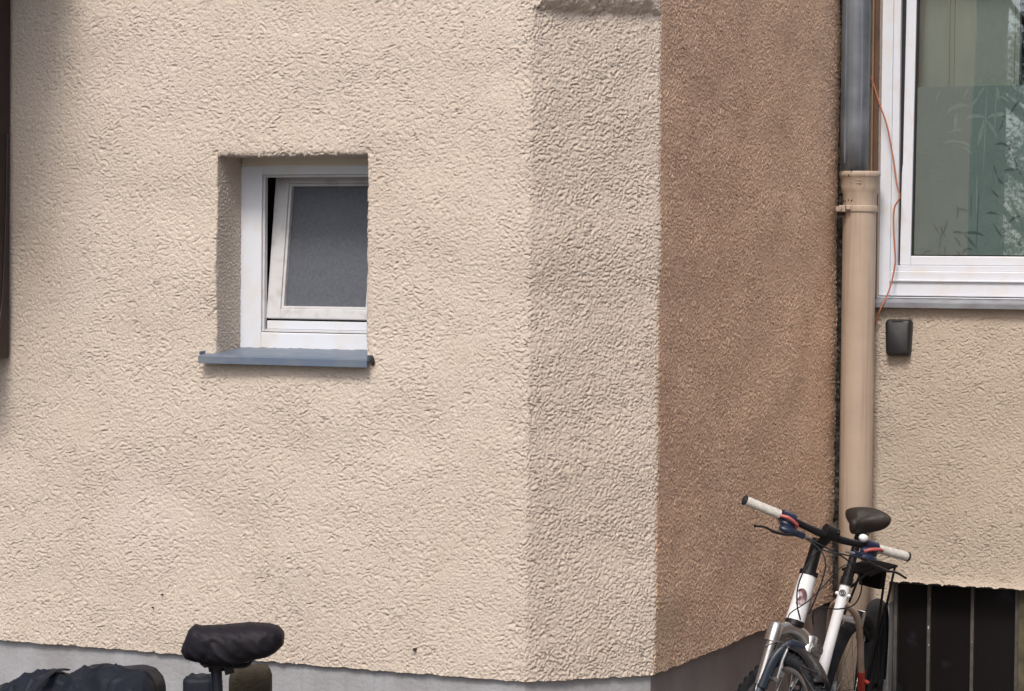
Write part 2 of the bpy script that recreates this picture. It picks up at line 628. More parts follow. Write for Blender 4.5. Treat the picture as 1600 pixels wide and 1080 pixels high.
def wall_facade():
    sA = [(0, S_A - 2.2, .2), (S_A - 2.2, S_A + HX0, CELL), (S_A + HX0, S_A + HX1, CELL), (S_A + HX1, S_A, CELL)]
    s = axis_pts(sA + [(S_A, S_C, CELL), (S_C, S_B - .035, CELL)])
    z = axis_pts([(ZB, HZ0, CELL), (HZ0, HZ1, CELL), (HZ1, 3.10, CELL), (3.10, 7.0, .15)])
    Sg, Zg = np.meshgrid(s, z)
    px = np.zeros_like(s)
    py = np.zeros_like(s)
    for d in (-.008, 0, .008):
        x, y = path_pt(s + d)
        px += x / 3
        py += y / 3
    nx, ny = path_nrm(s)
    u = Sg - S_A                                    # 0 at the front wall's right edge
    inA = sstep(.0, -.10, u)
    inB = sstep(S_C - S_A - .02, S_C - S_A + .06, u)
    low = sstep(ZB + .17, ZB + .02, Zg)
    mid = sstep(-.45, -.12, u) * inA
    leftv = sstep(-1.55, -1.85, u) * sstep(1.2, 1.6, Zg)
    wh = inA * (1 - low * .8) * (1 - mid * .55) * (1 - leftv * .8) + .15
    wi = .35 + (1 - inA) * 1.1 + low * 1.0 + mid * .5
    wv = leftv * 1.0 + (1 - inA) * .75 + mid * .3
    amp = .00108 * (1 + .62 * (1 - inA) * (1 - inB) + .35 * low + .75 * inB)
    h = relief(Sg, Zg, wh, wi, wv, amp)
    # square corner above the end of the chamfer
    tri = np.minimum(u, (S_C - S_A) - u)
    bul = np.minimum(np.clip(tri, 0, 1), np.clip((Zg - ZT - .004 * samp(F_w, Zg / CELL, Sg / CELL)) * 1.3, 0, 1))
    cn = np.array([math.sin(R(45)), -math.cos(R(45))])
    bul = .06 * (1 - np.exp(-bul / .06))
    P = np.zeros(Sg.shape + (3,))
    P[..., 0] = px[None, :] + nx[None, :] * h + cn[0] * bul
    P[..., 1] = py[None, :] + ny[None, :] * h + cn[1] * bul
    P[..., 2] = Zg - .85 * np.clip(h, -.004, .006)
    # ragged edges: foot, window opening, far end
    jz = samp(F_f, Sg * 0 + 90, Sg / CELL) * .0006 + samp(F_w, Sg * 0 + 70, Sg / CELL) * .0012
    P[..., 2] += (jz + .85 * np.clip(h, -.004, .006)) * np.exp(-(Zg - ZB) / .012)
    inz = (Zg > HZ0 - .02) & (Zg < HZ1 + .02)
    ins = (u > HX0 - .02) & (u < HX1 + .02)
    je = samp(F_w, Zg / CELL, Zg * 0 + 33) * .0012 + samp(F_f, Zg / CELL, Zg * 0) * .0005
    P[..., 0] += np.where(inz, je * (np.exp(-np.abs(u - HX0) / .012) - np.exp(-np.abs(u - HX1) / .012)), 0)
    jt = samp(F_i, Zg * 0 + 12, Sg / CELL) * .0014 + samp(F_w, Zg * 0 + 12, Sg / CELL) * .0012
    P[..., 2] += np.where(ins, jt * np.exp(-np.abs(Zg - HZ1) / .012), 0)
    # soft shoulders round the opening
    dx = np.where(inz, np.minimum(np.abs(u - HX0), np.abs(u - HX1)), 9)
    dz = np.where(ins, np.abs(Zg - HZ1), 9)
    P[..., 1] += .006 * np.exp(-np.minimum(dx, dz) / .006)
    je2 = samp(F_i, Zg / CELL, Zg * 0 + 200) * .0045 + samp(F_w, Zg / CELL, Zg * 0 + 220) * .005
    je2 = je2 - .016 * sstep(1.98, 2.10, Zg) * sstep(2.345, 2.325, Zg) - .004 * sstep(2.1, 1.6, Zg)
    P[..., 1] += je2 * np.exp(-np.abs(Sg - (S_B - .035)) / .010)
    # openings
    i0, i1 = [int(np.argmin(np.abs(z - q))) for q in (HZ0, HZ1)]
    j0, j1 = [int(np.argmin(np.abs(s - S_A - q))) for q in (HX0, HX1)]
    keep = np.ones((len(z) - 1, len(s) - 1), bool)
    keep[i0:i1, j0:j1] = False

    def lip(E, E0, inward, depth, side, seed, flip=False, amp=.0022):
        """rows running inwards from the edge points E"""
        n = int(depth / CELL)
        d = np.linspace(0, depth, n + 1)
        w_ = np.exp(-d / .012)[:, None, None]
        Q = E[None] * w_ + E0[None] * (1 - w_)
        Q += d[:, None, None] * np.array(inward)[None, None, :]
        dd, ee = np.meshgrid(np.arange(n + 1), np.arange(len(E)), indexing='ij')
        hh = (terr(samp(F_i, ee + seed, dd + seed) * 1.2 + 3) - 3) * .45 * amp * (1 - np.exp(-d / .010))[:, None]
        Q += hh[..., None] * np.array(side)[None, None, :]
        if flip:
            Q = Q[:, ::-1]
        return Q

    col = lambda x, zz: np.stack([zz * 0 + x, zz * 0, zz], 1)
    row = lambda xx, z_: np.stack([xx, xx * 0, xx * 0 + z_], 1)
    zc, xc = z[i0:i1 + 1], s[j0:j1 + 1] - S_A
    left = lip(P[i0:i1 + 1, j0], col(HX0, zc), (0, 1, 0), .175, (1, 0, 0), 40, True)
    right = lip(P[i0:i1 + 1, j1], col(HX1, zc), (0, 1, 0), .175, (-1, 0, 0), 90)
    top = lip(P[i1, j0:j1 + 1], row(xc, HZ1), (0, 1, 0), .175, (0, 0, -1), 140, True)
    bot = lip(P[i0, j0:j1 + 1], row(xc, HZ0 - .012), (0, 1, 0), .175, (0, 0, 1), 10, amp=.0003)
    ok = lambda Q: np.ones((Q.shape[0] - 1, Q.shape[1] - 1), bool)
    ja = int(np.argmin(np.abs(s - S_A)))
    jc = int(np.argmin(np.abs(s - S_C)))

    def foot(a, b):
        E = P[0, a:b + 1]
        Q = np.stack([E, E - np.stack([nx[a:b + 1], ny[a:b + 1], nx[a:b + 1] * 0], 1) * .012 - np.array([0, 0, .002]),
                      E - np.stack([nx[a:b + 1], ny[a:b + 1], nx[a:b + 1] * 0], 1) * .05])
        return Q[::-1]
    fa, fc, fb = foot(0, ja), foot(ja, jc), foot(jc, len(s) - 1)
    grid_mesh('wall', P[:, :ja + 1], keep[:, :ja], M['stucco'], house,
              [(left, ok(left)), (right, ok(right)), (top, ok(top)), (bot, ok(bot)), (fa, ok(fa))])
    grid_mesh('wall', P[:, ja:jc + 1], keep[:, ja:jc], M['stucco'], house, [(fc, ok(fc))], 'narrow slanting wall across the corner')
    end = np.stack([P[:, -1], P[:, -1] + np.array([-.03, .004, 0])], 1)
    grid_mesh('wall', P[:, jc:], keep[:, jc:], M['stucco_side'], house, [(fb, ok(fb)), (end, ok(end))], 'darker brown side wall receding to the drainpipe')


wall_facade()

WX0, WX1, WZ0, WZ1 = .155, 1.42, 1.785, 3.35        # large window opening (s from the inner corner)
BX0, BX1, BZ1 = .222, 1.45, .672                    # basement window


def wall_right():
    s = axis_pts([(0, WX0, CELL), (WX0, BX0, CELL), (BX0, .86, CELL), (.86, WX1, .02), (WX1, BX1, .01), (BX1, 4.0, .2)])
    z = axis_pts([(ZB, BZ1, CELL), (BZ1, WZ0, CELL), (WZ0, 3.05, .006), (3.05, WZ1, .02), (WZ1, 7.0, .2)])
    Sg, Zg = np.meshgrid(s, z)
    h = relief(Sg + 3.1, Zg + .7, .9, .55, .15, .00115)
    P = np.zeros(Sg.shape + (3,))
    P[..., 0] = CH + Sg
    P[..., 1] = YB - h
    P[..., 2] = Zg - .85 * np.clip(h, -.004, .006)
    low = np.exp(-np.clip(Zg - BZ1, 0, 9) / .02)
    jz = samp(F_i, Sg * 0 + 150, Sg / CELL) * .0012 + samp(F_w, Sg * 0 + 190, Sg / CELL) * .0025
    P[..., 2] += np.where((Sg > BX0) & (Zg > BZ1 - .001), jz * low, 0)
    P[..., 1] -= np.where(Zg > BZ1 - .001, .012 * low * (Sg > BX0), 0)
    i0, i1, ib = [int(np.argmin(np.abs(z - q))) for q in (WZ0, WZ1, BZ1)]
    j0, j1, b0, b1 = [int(np.argmin(np.abs(s - q))) for q in (WX0, WX1, BX0, BX1)]
    keep = np.ones((len(z) - 1, len(s) - 1), bool)
    keep[i0:i1, j0:j1] = False
    keep[:ib, b0:b1] = False

    def lip(E, d, flip=False):
        Q = np.stack([E + np.array([0, t, 0]) for t in np.linspace(0, d, 6)])
        return Q[:, ::-1] if flip else Q
    ok = lambda Q: np.ones((Q.shape[0] - 1, Q.shape[1] - 1), bool)
    ex = [lip(P[i0:i1 + 1, j0], .09, True), lip(P[i0:i1 + 1, j1], .09), lip(P[i1, j0:j1 + 1], .09, True), lip(P[i0, j0:j1 + 1], .09),
          lip(P[ib, b0:b1 + 1], .14, True), lip(P[0:ib + 1, b0], .14, True), lip(P[0, :b0 + 1], .05, False)]
    grid_mesh('wall', P, keep, M['stucco_right'], house, [(q, ok(q)) for q in ex], 'set-back wall beside the large window')


wall_right()


def plinth():
    inset = .016
    s = axis_pts([(0, S_A - .1, .1), (S_A - .1, S_A - .008, .02), (S_A - .008, S_A + .008, .016), (S_A + .008, S_C - .004, .02), (S_C - .004, S_C + .004, .008), (S_C + .004, S_B, .05)])
    x, y = path_pt(s)
    # mitred inset of the same path
    nx, ny = path_nrm(s)
    z = np.array([-.3, .1, .3, .5, ZB + .012])
    P = np.zeros((len(z), len(s), 3))
    P[..., 0] = (x - nx * inset)[None]
    P[..., 1] = (y - ny * inset)[None]
    P[..., 2] = z[:, None]
    keep = np.ones((len(z) - 1, len(s) - 1), bool)
    jc = int(np.argmin(np.abs(s - S_C)))
    grid_mesh('plinth', P[:, :jc + 1], keep[:, :jc], M['plinth'], house)
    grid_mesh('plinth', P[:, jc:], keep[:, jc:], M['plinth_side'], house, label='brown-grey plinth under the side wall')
    for me in [o.data for o in house.children if o.name.startswith('plinth')]:
        me.polygons.foreach_set('use_smooth', np.zeros(len(me.polygons), bool))
    mb = MB()
    mb.box((CH - .01, YB + .018, -.3), (CH + BX0 - .004, YB + .16, ZB + .012))
    mb.build('plinth', M['plinth'], house, .004)


plinth()

# dark mossy crack where the brown wall meets the set-back wall
def joint():
    z = axis_pts([(.3, 3.1, .006), (3.1, 7, .2)])
    a = np.linspace(0, 1, 13)
    A_, Z_ = np.meshgrid(a, z)
    rr = .010 * samp(F_f, Z_ / .006, A_ * 12) + .006 * samp(F_i, Z_ / .006 + 30, A_ * 12 + 40)
    P = np.zeros(A_.shape + (3,))
    ang = A_ * math.pi / 2
    P[..., 0] = CH - .022 + .060 * A_ + .4 * rr
    P[..., 1] = YB - .050 + .052 * A_ + rr * .5
    P[..., 2] = Z_
    grid_mesh('crack_filler', P, np.ones((len(z) - 1, 12), bool), M['joint'], house, label='black mossy crack behind the drainpipe')


joint()


# ------------------------------------------------------------------ small window
def frame_ring(mb, x0, x1, z0, z1, wl, wr, wb, wt, y0, y1):
    """four members butted end to end"""
    mb.box((x0, y0, z0), (x0 + wl, y1, z1))
    mb.box((x1 - wr, y0, z0), (x1, y1, z1))
    mb.box((x0 + wl, y0, z0), (x1 - wr, y1, z0 + wb))
    mb.box((x0 + wl, y0, z1 - wt), (x1 - wr, y1, z1))


def small_window():
    root = empty('window')
    root.parent = house
    root['label'] = 'small tilted-open window with frosted pane in a deep opening'
    y = .165
    X0, X1, Z0, Z1 = HX0 - .02, HX1 + .045, HZ0, HZ1 + .02
    mb = MB()
    frame_ring(mb, HX0 - .002, X1, 1.612, 2.248, .082, .075, .062, .040, y, y + .020)
    mb.build('frame', M['white_frame'], root, .003)
    mb = MB()
    mb.box((HX0 + .005, y - .008, 2.236), (HX1 + .02, y + .05, 2.275))
    mb.build('head_strip', M['reveal_white'], root, .003)
    # inner step of the fixed frame
    mb = MB()
    frame_ring(mb, -1.0538, -.58, 1.6765, 2.2068, .008, .01, .005, .008, y + .007, y + .026)
    mb.build('inner_frame', M['old_white'], root, .001)
    # weather bar below the sash
    mb = MB()
    mb.box((-1.040, y + .016, 1.6855), (-.58, y + .06, 1.714))
    mb.box((-1.052, y + .017, 1.6815), (-.58, y + .03, 1.685))
    mb.build('weather_bar', M['white_frame'], root, .003)
    # sash, hinged at its foot and leaning inwards
    sash = MB()
    hx, hz, hy = -1.046, 1.722, y + .02
    tilt = R(7.2)

    def tf(p):
        x, yy, z = p
        dz, dy = z - hz, yy
        return (x, hy + dy * math.cos(tilt) + dz * math.sin(tilt), hz + dz * math.cos(tilt) - dy * math.sin(tilt))
    sash.fn = tf
    frame_ring(sash, hx, -.612, hz, 2.222, .052, .052, .034, .036, 0, .045)
    sash.build('sash', M['old_white'], root, .003)
    bead = MB()
    bead.fn = tf
    frame_ring(bead, hx + .0525, -.6645, hz + .0345, 2.1855, .009, .01, .009, .009, .006, .03)
    bead.build('glazing_bead', M['old_white'], root, .0015)
    g = MB()
    g.fn = tf
    g.box((hx + .05, .022, hz + .03), (-.662, .028, 2.19))
    g.build('pane', M['glass_frost'], root)
    # dark room behind
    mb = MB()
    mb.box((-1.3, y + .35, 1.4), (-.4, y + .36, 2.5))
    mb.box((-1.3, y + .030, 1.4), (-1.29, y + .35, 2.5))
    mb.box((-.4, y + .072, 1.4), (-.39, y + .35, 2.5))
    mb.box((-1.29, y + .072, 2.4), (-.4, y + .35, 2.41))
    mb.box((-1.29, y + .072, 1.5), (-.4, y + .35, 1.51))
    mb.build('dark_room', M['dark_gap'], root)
    # sill
    mb = MB()
    vs, n = [], 12
    prof = [(-.038, 1.572), (-.038, 1.596), (-.030, 1.6005), (.168, 1.622), (.168, 1.614), (-.028, 1.591), (-.033, 1.588), (-.033, 1.572)]
    xs = (-1.180, -.551)
    V2 = [(x, p[0], p[1]) for x in xs for p in prof]
    k = len(prof)
    fs = [(i, (i + 1) % k, k + (i + 1) % k, k + i) for i in range(k)] + [tuple(range(k))[::-1], tuple(range(k, 2 * k))]
    mb.add(V2, fs, False)
    for x in (-1.180, -.556):       # upstands at the ends
        mb.box((x, -.030, 1.601), (x + .005, .012, 1.612))
    mb.build('sill', M['zinc_sill'], root, .0008)
    # old sealant at the back of the sill
    mb = MB()
    pts = [(-1.130 + i * .012, .160 + random.uniform(-.001, .002), 1.620 + random.uniform(-.0012, .0022)) for i in range(48)]
    mb.tube(pts, [random.uniform(.0018, .0034) for _ in pts], 6)
    mb.build('sealant', M['zinc_grey'], root)
    mb = MB()
    rings = []
    for i in range(7):
        t_ = i / 6
        rr = .0062 * math.sin(math.pi * min(.95, t_ + .06)) + .001
        rings.append([(-.5455 + rr * math.cos(a) * random.uniform(.5, 1.2), -.006 + rr * .7 * math.sin(a), 1.578 + .032 * t_ + random.uniform(-.002, .002))
                      for a in [2 * math.pi * k / 9 for k in range(9)]])
    mb.loft(rings)
    mb.build('sill_crumble', M['rust'], root)


small_window()


# ------------------------------------------------------------------ large window
def leaf(mb, x, z, ang, ln, wd, bend, y):
    """a thin curved blade on the film; ang from +x, metres"""
    n = 9
    top, bot = [], []
    for i in range(n):
        t = i / (n - 1)
        a = ang + bend * (t - .2)
        if i:
            x += math.cos(a) * ln / (n - 1)
            z += math.sin(a) * ln / (n - 1)
        hwid = wd * .5 * math.sin(math.pi * min(1, t * .97 + .03)) ** .8 + .0002
        top.append((x - math.sin(a) * hwid, z + math.cos(a) * hwid))
        bot.append((x + math.sin(a) * hwid, z - math.cos(a) * hwid))
    pts = top + bot[::-1]
    k = len(pts)
    vs = [(p[0], y, p[1]) for p in pts] + [(p[0], y + .0006, p[1]) for p in pts]
    fs = []
    for i in range(n - 1):
        a, b, c, d = i, i + 1, k - 2 - i, k - 1 - i
        fs.append((a, d, c, b))
        fs.append((a + k, b + k, c + k, d + k))
    fs += [(i, (i + 1) % k, k + (i + 1) % k, k + i) for i in range(k)]
    mb.add(vs, fs, False)


def big_window():
    root = empty('window')
    root.parent = house
    root['label'] = 'large white tilted window with bamboo-patterned frosted film'
    y = YB + .030
    o = CH
    mb = MB()
    frame_ring(mb, o + .150, o + 1.40, 1.808, 3.32, .048, .08, .100, .06, y, y + .075)
    mb.build('frame', M['white_frame'], root, .004)
    mb = MB()
    frame_ring(mb, o + .1982, o + 1.319, 1.9082, 3.2598, .028, .02, .022, .02, y + .008, y + .07)
    mb.box((o + .199, y - .010, 1.866), (o + 1.32, y - .0005, 1.873))
    mb.box((o + .150, y - .018, 1.800), (o + 1.40, y - .0005, 1.8045))
    mb.build('frame_step', M['white_frame'], root, .0025)
    mb = MB()
    mb.box((o + .2265, y + .03, 1.9305), (o + .238, y + .05, 3.24))
    mb.build('seal', M['dark_gap'], root)
    hz = 1.931
    tilt = R(2.0)
    hy = y + .016

    def tf(p):
        x, yy, z = p
        dz, dy = z - hz, yy
        return (x, hy + dy * math.cos(tilt) + dz * math.sin(tilt), hz + dz * math.cos(tilt) - dy * math.sin(tilt))
    mb = MB()
    mb.fn = tf
    frame_ring(mb, o + .2335, o + 1.30, hz, 3.235, .044, .06, .037, .05, 0, .05)
    mb.build('sash', M['white_frame'], root, .004)
    mb = MB()
    mb.fn = tf
    frame_ring(mb, o + .2780, o + 1.2395, hz + .0375, 3.184, .006, .006, .005, .006, .010, .04)
    mb.build('gasket', M['dark_gap'], root)
    mb = MB()
    mb.fn = tf
    mb.box((o + .276, .018, hz + .036), (o + 1.242, .024, 3.187))
    mb.build('pane', M['pane'], root)
    # film just behind the pane
    mb = MB()
    mb.fn = tf
    mb.box((o + .277, .0265, hz + .037), (o + 1.241, .0275, 2.643))
    film = mb.build('frosted_film', M['film'], root)
    yl = .0252
    lf = MB()
    lf.fn = tf
    rl = random.Random(3)
    for (x, z, a, l, wd, bd) in [
            (.492, 2.640, -120, .05, .008, .2), (.42, 2.560, 20, .075, .012, -.9), (.408, 2.535, 60, .07, .014, -1.9),
            (.445, 2.535, -100, .07, .013, .3), (.56, 2.515, 160, .085, .015, 1.1), (.565, 2.515, 25, .09, .017, -1.1),
            (.553, 2.51, -100, .11, .014, -.1), (.560, 2.51, -50, .10, .011, -.4), (.60, 2.64, -75, .06, .013, -.3),
            (.53, 2.600, -130, .05, .010, .3), (.555, 2.64, -130, .05, .008, .3), (.40, 2.415, 30, .06, .010, -1.2),
            (.45, 2.42, 0, .06, .010, -1.0), (.61, 2.60, -20, .05, .010, -.5), (.415, 2.46, 20, .06, .009, -.4),
            (.47, 2.40, -20, .05, .008, -.8), (.36, 2.58, 80, .05, .007, -.3)]:
        leaf(lf, o + x, z, R(a), l, wd, bd, yl)
    for (x0, x1, z0, z1) in [(.556, .562, 2.30, 2.64), (.596, .60, 2.42, 2.64), (.533, .530, 2.14, 2.3)]:
        leaf(lf, o + x0, z0, math.atan2(z1 - z0, x1 - x0), math.hypot(x1 - x0, z1 - z0), .005, 0, yl)
    lf.build('bamboo_pattern', M['leaf_light'], root, label='pale bamboo leaves on the film')
    ld = MB()
    ld.fn = tf
    for (x, z, a, l, wd, bd) in [
            (.478, 2.060, 155, .04, .010, 1.0), (.482, 2.060, 10, .085, .011, -.8), (.486, 2.055, -45, .065, .010, -.1),
            (.445, 2.045, -45, .05, .009, -.5), (.455, 1.99, -45, .055, .009, -.5), (.48, 1.975, 70, .06, .009, -2.4),
            (.385, 2.09, -60, .06, .006, .1), (.40, 2.05, 75, .07, .005, 0), (.62, 2.20, 130, .05, .007, .2),
            (.57, 2.14, 10, .05, .008, -.8), (.50, 2.145, 150, .05, .006, .9), (.595, 2.33, -70, .045, .008, .1),
            (.612, 2.28, -50, .04, .008, .1), (.60, 2.41, 15, .06, .009, -1.3), (.645, 2.41, -55, .05, .009, -.1),
            (.62, 2.52, 10, .05, .007, .6), (.63, 2.51, -100, .05, .007, -.5), (.64, 2.31, 5, .06, .010, 0),
            (.60, 2.10, -60, .07, .008, .1), (.66, 2.10, 50, .06, .010, -1.0), (.67, 2.05, -40, .06, .010, 0),
            (.70, 2.22, 30, .06, .010, -.8), (.455, 2.17, -80, .05, .006, -.6), (.32, 1.98, 30, .04, .006, -.8),
            (.41, 1.975, 90, .035, .006, 0), (.36, 2.10, -60, .05, .006, 0), (.68, 2.35, -70, .07, .011, .2),
            (.69, 2.58, -130, .06, .01, .4)]:
        leaf(ld, o + x, z, R(a), l, wd, bd, yl)
    for (x0, x1, z0, z1) in [(.535, .540, 2.00, 2.24), (.51, .511, 2.12, 2.22), (.386, .398, 1.98, 2.10), (.64, .645, 1.98, 2.15)]:
        leaf(ld, o + x0, z0, math.atan2(z1 - z0, x1 - x0), math.hypot(x1 - x0, z1 - z0), .004, 0, yl)
    ld.build('bamboo_pattern', M['leaf_dark'], root, label='dark bamboo leaves on the film')
    # inside: a grey-green cupboard front close behind the upper pane, a dark gap beside it
    mb = MB()
    mb.box((o + .05, y + .20, 1.7), (o + .655, y + .22, 3.4))
    mb.build('interior_panel', M['interior'], root)
    mb = MB()
    for x in (.372, .392, .635):
        mb.box((o + x, y + .190, 1.9), (o + x + .008, y + .1995, 3.4))
    mb.box((o + .6555, y + .185, 1.9), (o + .664, y + .222, 3.4))
    mb.build('interior_trim', M['interior'], root)
    mb = MB()
    mb.box((o + .05, y + .9, 1.6), (o + 1.6, y + .91, 3.5))
    mb.box((o + .04, y + .08, 1.6), (o + .0495, y + .9, 3.5))
    mb.box((o + 1.6, y + .08, 1.6), (o + 1.61, y + .9, 3.5))
    mb.box((o + .05, y + .08, 3.45), (o + 1.6, y + .899, 3.46))
    mb.box((o + .05, y + .08, 1.75), (o + 1.6, y + .899, 1.76))
    mb.build('dark_room', M['interior_dark'], root)
    # sill
    mb = MB()
    prof = [(YB - .036, 1.762), (YB - .036, 1.782), (YB - .030, 1.786), (y + .01, 1.806), (y + .01, 1.799), (YB - .026, 1.779), (YB - .031, 1.762)]
    V2 = [(x, p[0], p[1]) for x in (o + .150, o + 1.46) for p in prof]
    k = len(prof)
    mb.add(V2, [(i, (i + 1) % k, k + (i + 1) % k, k + i) for i in range(k)] + [tuple(range(k))[::-1], tuple(range(k, 2 * k))], False)
    mb.build('sill', M['zinc_grey'], root, .0008)


big_window()


def basement_window():
    root = empty('basement_window')
    root.parent = house
    y = YB + .07
    o = CH
    root['label'] = 'low dark basement window with grey upright bars'
    mb = MB()
    mb.box((o + .2225, y, -.25), (o + .238, y + .05, .67))
    mb.build('frame_jamb', M['base_frame'], root, .002)
    mb = MB()
    mb.box((o + .2385, y, .655), (o + .715, y + .05, .67))
    mb.build('frame_head', M['base_frame'], root, .002)
    for x in (.366, .541):
        mb = MB()
        mb.box((o + x - .007, y + .002, -.25), (o + x + .007, y + .045, .6545))
        mb.build('mullion', M['base_frame'], root, .002)
    mb = MB()
    mb.box((o + .7155, y - .02, -.25), (o + .73, y + .05, .67))
    mb.build('mullion', M['base_frame'], root, .002)
    for a, b in ((.2385, .3585), (.3735, .5335), (.5485, .715)):
        mb = MB()
        mb.box((o + a, y + .022, -.25), (o + b, y + .028, .654))
        mb.build('pane', M['base_glass'], root)
    mb = MB()
    mb.box((o + .7305, y - .03, -.25), (o + 1.45, y + .06, .672))
    mb.build('side_board', M['olive_wood'], root, .003)
    for (x, z, a, b) in [(.366, .485, .003, .007), (.368, .415, .002, .004), (.372, .60, .001, .004), (.541, .44, .001, .003)]:
        mb = MB()
        mb.ball((o + x, y + .001, z), a, .0015, b, 8)
        mb.build('paint_chip', M['old_white'], root)


basement_window()


# ------------------------------------------------------------------ downpipe
def downpipe():
    cx, cy = CH + .103, YB - .085
    t = empty('downpipe', mw=HM @ Matrix.Translation((cx, cy, 0)))
    tag(t, 'drainpipe in the wall corner, grey zinc above a beige painted cast-iron pipe', 'drainpipe')

    def rev(prof, n=40):
        mb = MB()
        rings = [[(r_ * math.cos(2 * math.pi * k / n), r_ * math.sin(2 * math.pi * k / n), z) for k in range(n)] for (r_, z) in prof]
        mb.loft(rings)
        return mb
    o = rev([(.0565, 2.24), (.0565, 2.50), (.0565, 4.5), (.0565, 6.8)]).build('zinc_pipe', M['zinc_pipe'], t)
    o.location = (-.024, 0, 0)
    seam = MB()
    seam.box((-.052, -.054, 2.33), (-.046, -.046, 6.8))
    s_ = seam.build('pipe_seam', M['zinc_pipe'], t, .001)
    rev([(.0655, -.2), (.0655, 1.1), (.0660, 2.115), (.0655, 2.14), (.0665, 2.17), (.0665, 2.205), (.072, 2.222), (.0765, 2.24), (.0775, 2.275),
         (.0785, 2.276), (.0815, 2.282), (.0815, 2.295), (.078, 2.299), (.066, 2.299), (.066, 2.25)]).build('cast_pipe', M['pipe_paint'], t)
    cl = rev([(.0672, 2.138), (.0705, 2.139), (.0705, 2.163), (.0672, 2.164)])
    cl.tube([(-.045, -.058, 2.151), (-.052, -.092, 2.151)], .006, 8)
    cl.obox((-.048, -.075, 2.151), (1, 0, 0), (0, 1, 0), (0, 0, 1), .013, .012, .013)
    cl.obox((-.024, -.079, 2.155), (1, .2, 0), (-.2, 1, 0), (0, 0, 1), .008, .008, .008)
    cl.obox((-.069, -.02, 2.151), (1, 0, 0), (0, 1, 0), (0, 0, 1), .02, .012, .010)
    cl.build('pipe_clamp', M['pipe_paint'], t, .002)
    mk = MB()
    for x0, x1, zz in ((-.012, -.006, 2.257), (.000, .026, 2.262), (.006, .026, 2.251)):
        mk.box((x0, -.0785, zz - .0018), (x1, -.0745, zz + .0018))
    mk.build('casting_mark', M['pipe_paint'], t, .001)
    d = MB()
    for i in range(26):
        a = R(random.uniform(212, 262))
        z = random.choice([2.296, 2.285, 2.27, 2.18, 2.15, 2.13, 2.12]) + random.uniform(-.008, .006)
        rr = .0815 if z > 2.28 else (.0765 if z > 2.24 else .0672)
        d.ball((rr * math.cos(a), rr * math.sin(a), z), .0022, .0022, random.uniform(.001, .006), 6)
    d.build('rust_spot', M['rust'], t)


downpipe()

t = empty('corner_strips', mw=HM @ Matrix.Translation((CH + .140, YB - .012, 1.8)))
tag(t, 'strip in the brown of the shaded wall, with a tan edge, between the drainpipe and the large window frame', 'wall strip')
MB().box((-.0055, 0, 0), (.0135, .018, 1.9)).build('shade_strip', M['brown_strip'], t, .002)  # brown colour stands in for the wall's shade beside the pipe
MB().box((-.013, -.012, 0), (-.006, .016, 1.9)).build('edge_strip', M['tan_strip'], t, .002)

# orange cable, hung in front of the window frame
cb = [(.110, 2.70), (.131, 2.658), (.157, 2.576), (.192, 2.474), (.217, 2.347), (.234, 2.246), (.245, 2.208), (.243, 2.190), (.225, 2.157), (.221, 2.094),
      (.227, 2.005), (.231, 1.942), (.219, 1.865), (.204, 1.809), (.184, 1.758), (.164, 1.712), (.149, 1.673), (.130, 1.62)]
cy_ = [-.03, -.022, -.016, -.012, -.010, -.012, -.014, -.016, -.013, -.010, -.010, -.012, -.016, -.030, -.044, -.030, -.014, -.010]
mb = MB()
mb.tube(spline([(p[0], q, p[1]) for p, q in zip(cb, cy_)]), .0034, 8)
co = mb.build('cable', M['cable_orange'])
co.matrix_world = HM @ Matrix.Translation((CH, YB, 0))
tag(co, 'thin orange cable hanging loose across the large window frame beside the drainpipe', 'cable')

# black key box
t = empty('key_box', mw=HM @ Matrix.Translation((CH + .252, YB, 1.570)))
tag(t, 'small black plastic box fixed to the wall under the large window sill', 'wall box')


def rbox(w0, w1, d, h, r_):
    out = []
    for (y_, sc) in ((0, 1.0), (-d * .55, 1.0), (-d * .85, .95), (-d, .80)):
        ring = []
        for (cx_, cz_, a0, ww) in ((1, 1, 0, w1), (-1, 1, 90, w1), (-1, -1, 180, w0), (1, -1, 270, w0)):
            for k in range(6):
                a = R(a0 + k * 18)
                ring.append((((ww - r_) * cx_ + r_ * math.cos(a)) * sc, y_, h / 2 + ((h / 2 - r_) * cz_ + r_ * math.sin(a)) * (1 - (1 - sc) * .6)))
        out.append(ring)
    return out


mb = MB()
mb.loft(rbox(.049, .053, .045, .146, .016))
mb.build('box_body', M['box_black'], t)
mb = MB()
mb.tube([(0, -.0445, .112), (0, -.0465, .112)], .002, 8)
mb.build('screw', M['rubber'], t)
mb = MB()
mb.obox((0, -.0455, .138), (1, 0, 0), (0, 1, 0), (0, 0, 1), .022, .0012, .0015)
mb.build('box_ridge', M['rubber'], t)

# two small dark nail marks on the front wall
for (x, z) in ((-1.37, .737), (-1.335, .783), (-.385, .662)):
    mb = MB()
    mb.tube([(0, -.010, 0), (0, .006, 0)], .0024 if x < -.5 else .0055, 8)
    o = mb.build('nail', M['rust'])
    o.matrix_world = HM @ Matrix.Translation((x, 0, z))
    tag(o, {-1.37: 'lower of two tiny dark nail heads low on the cream wall', -1.335: 'upper of two tiny dark nail heads low on the cream wall',
            -.385: 'rusty nail stub above the plinth right of the covered saddle'}[x], 'nail', 'nails in the cream wall')

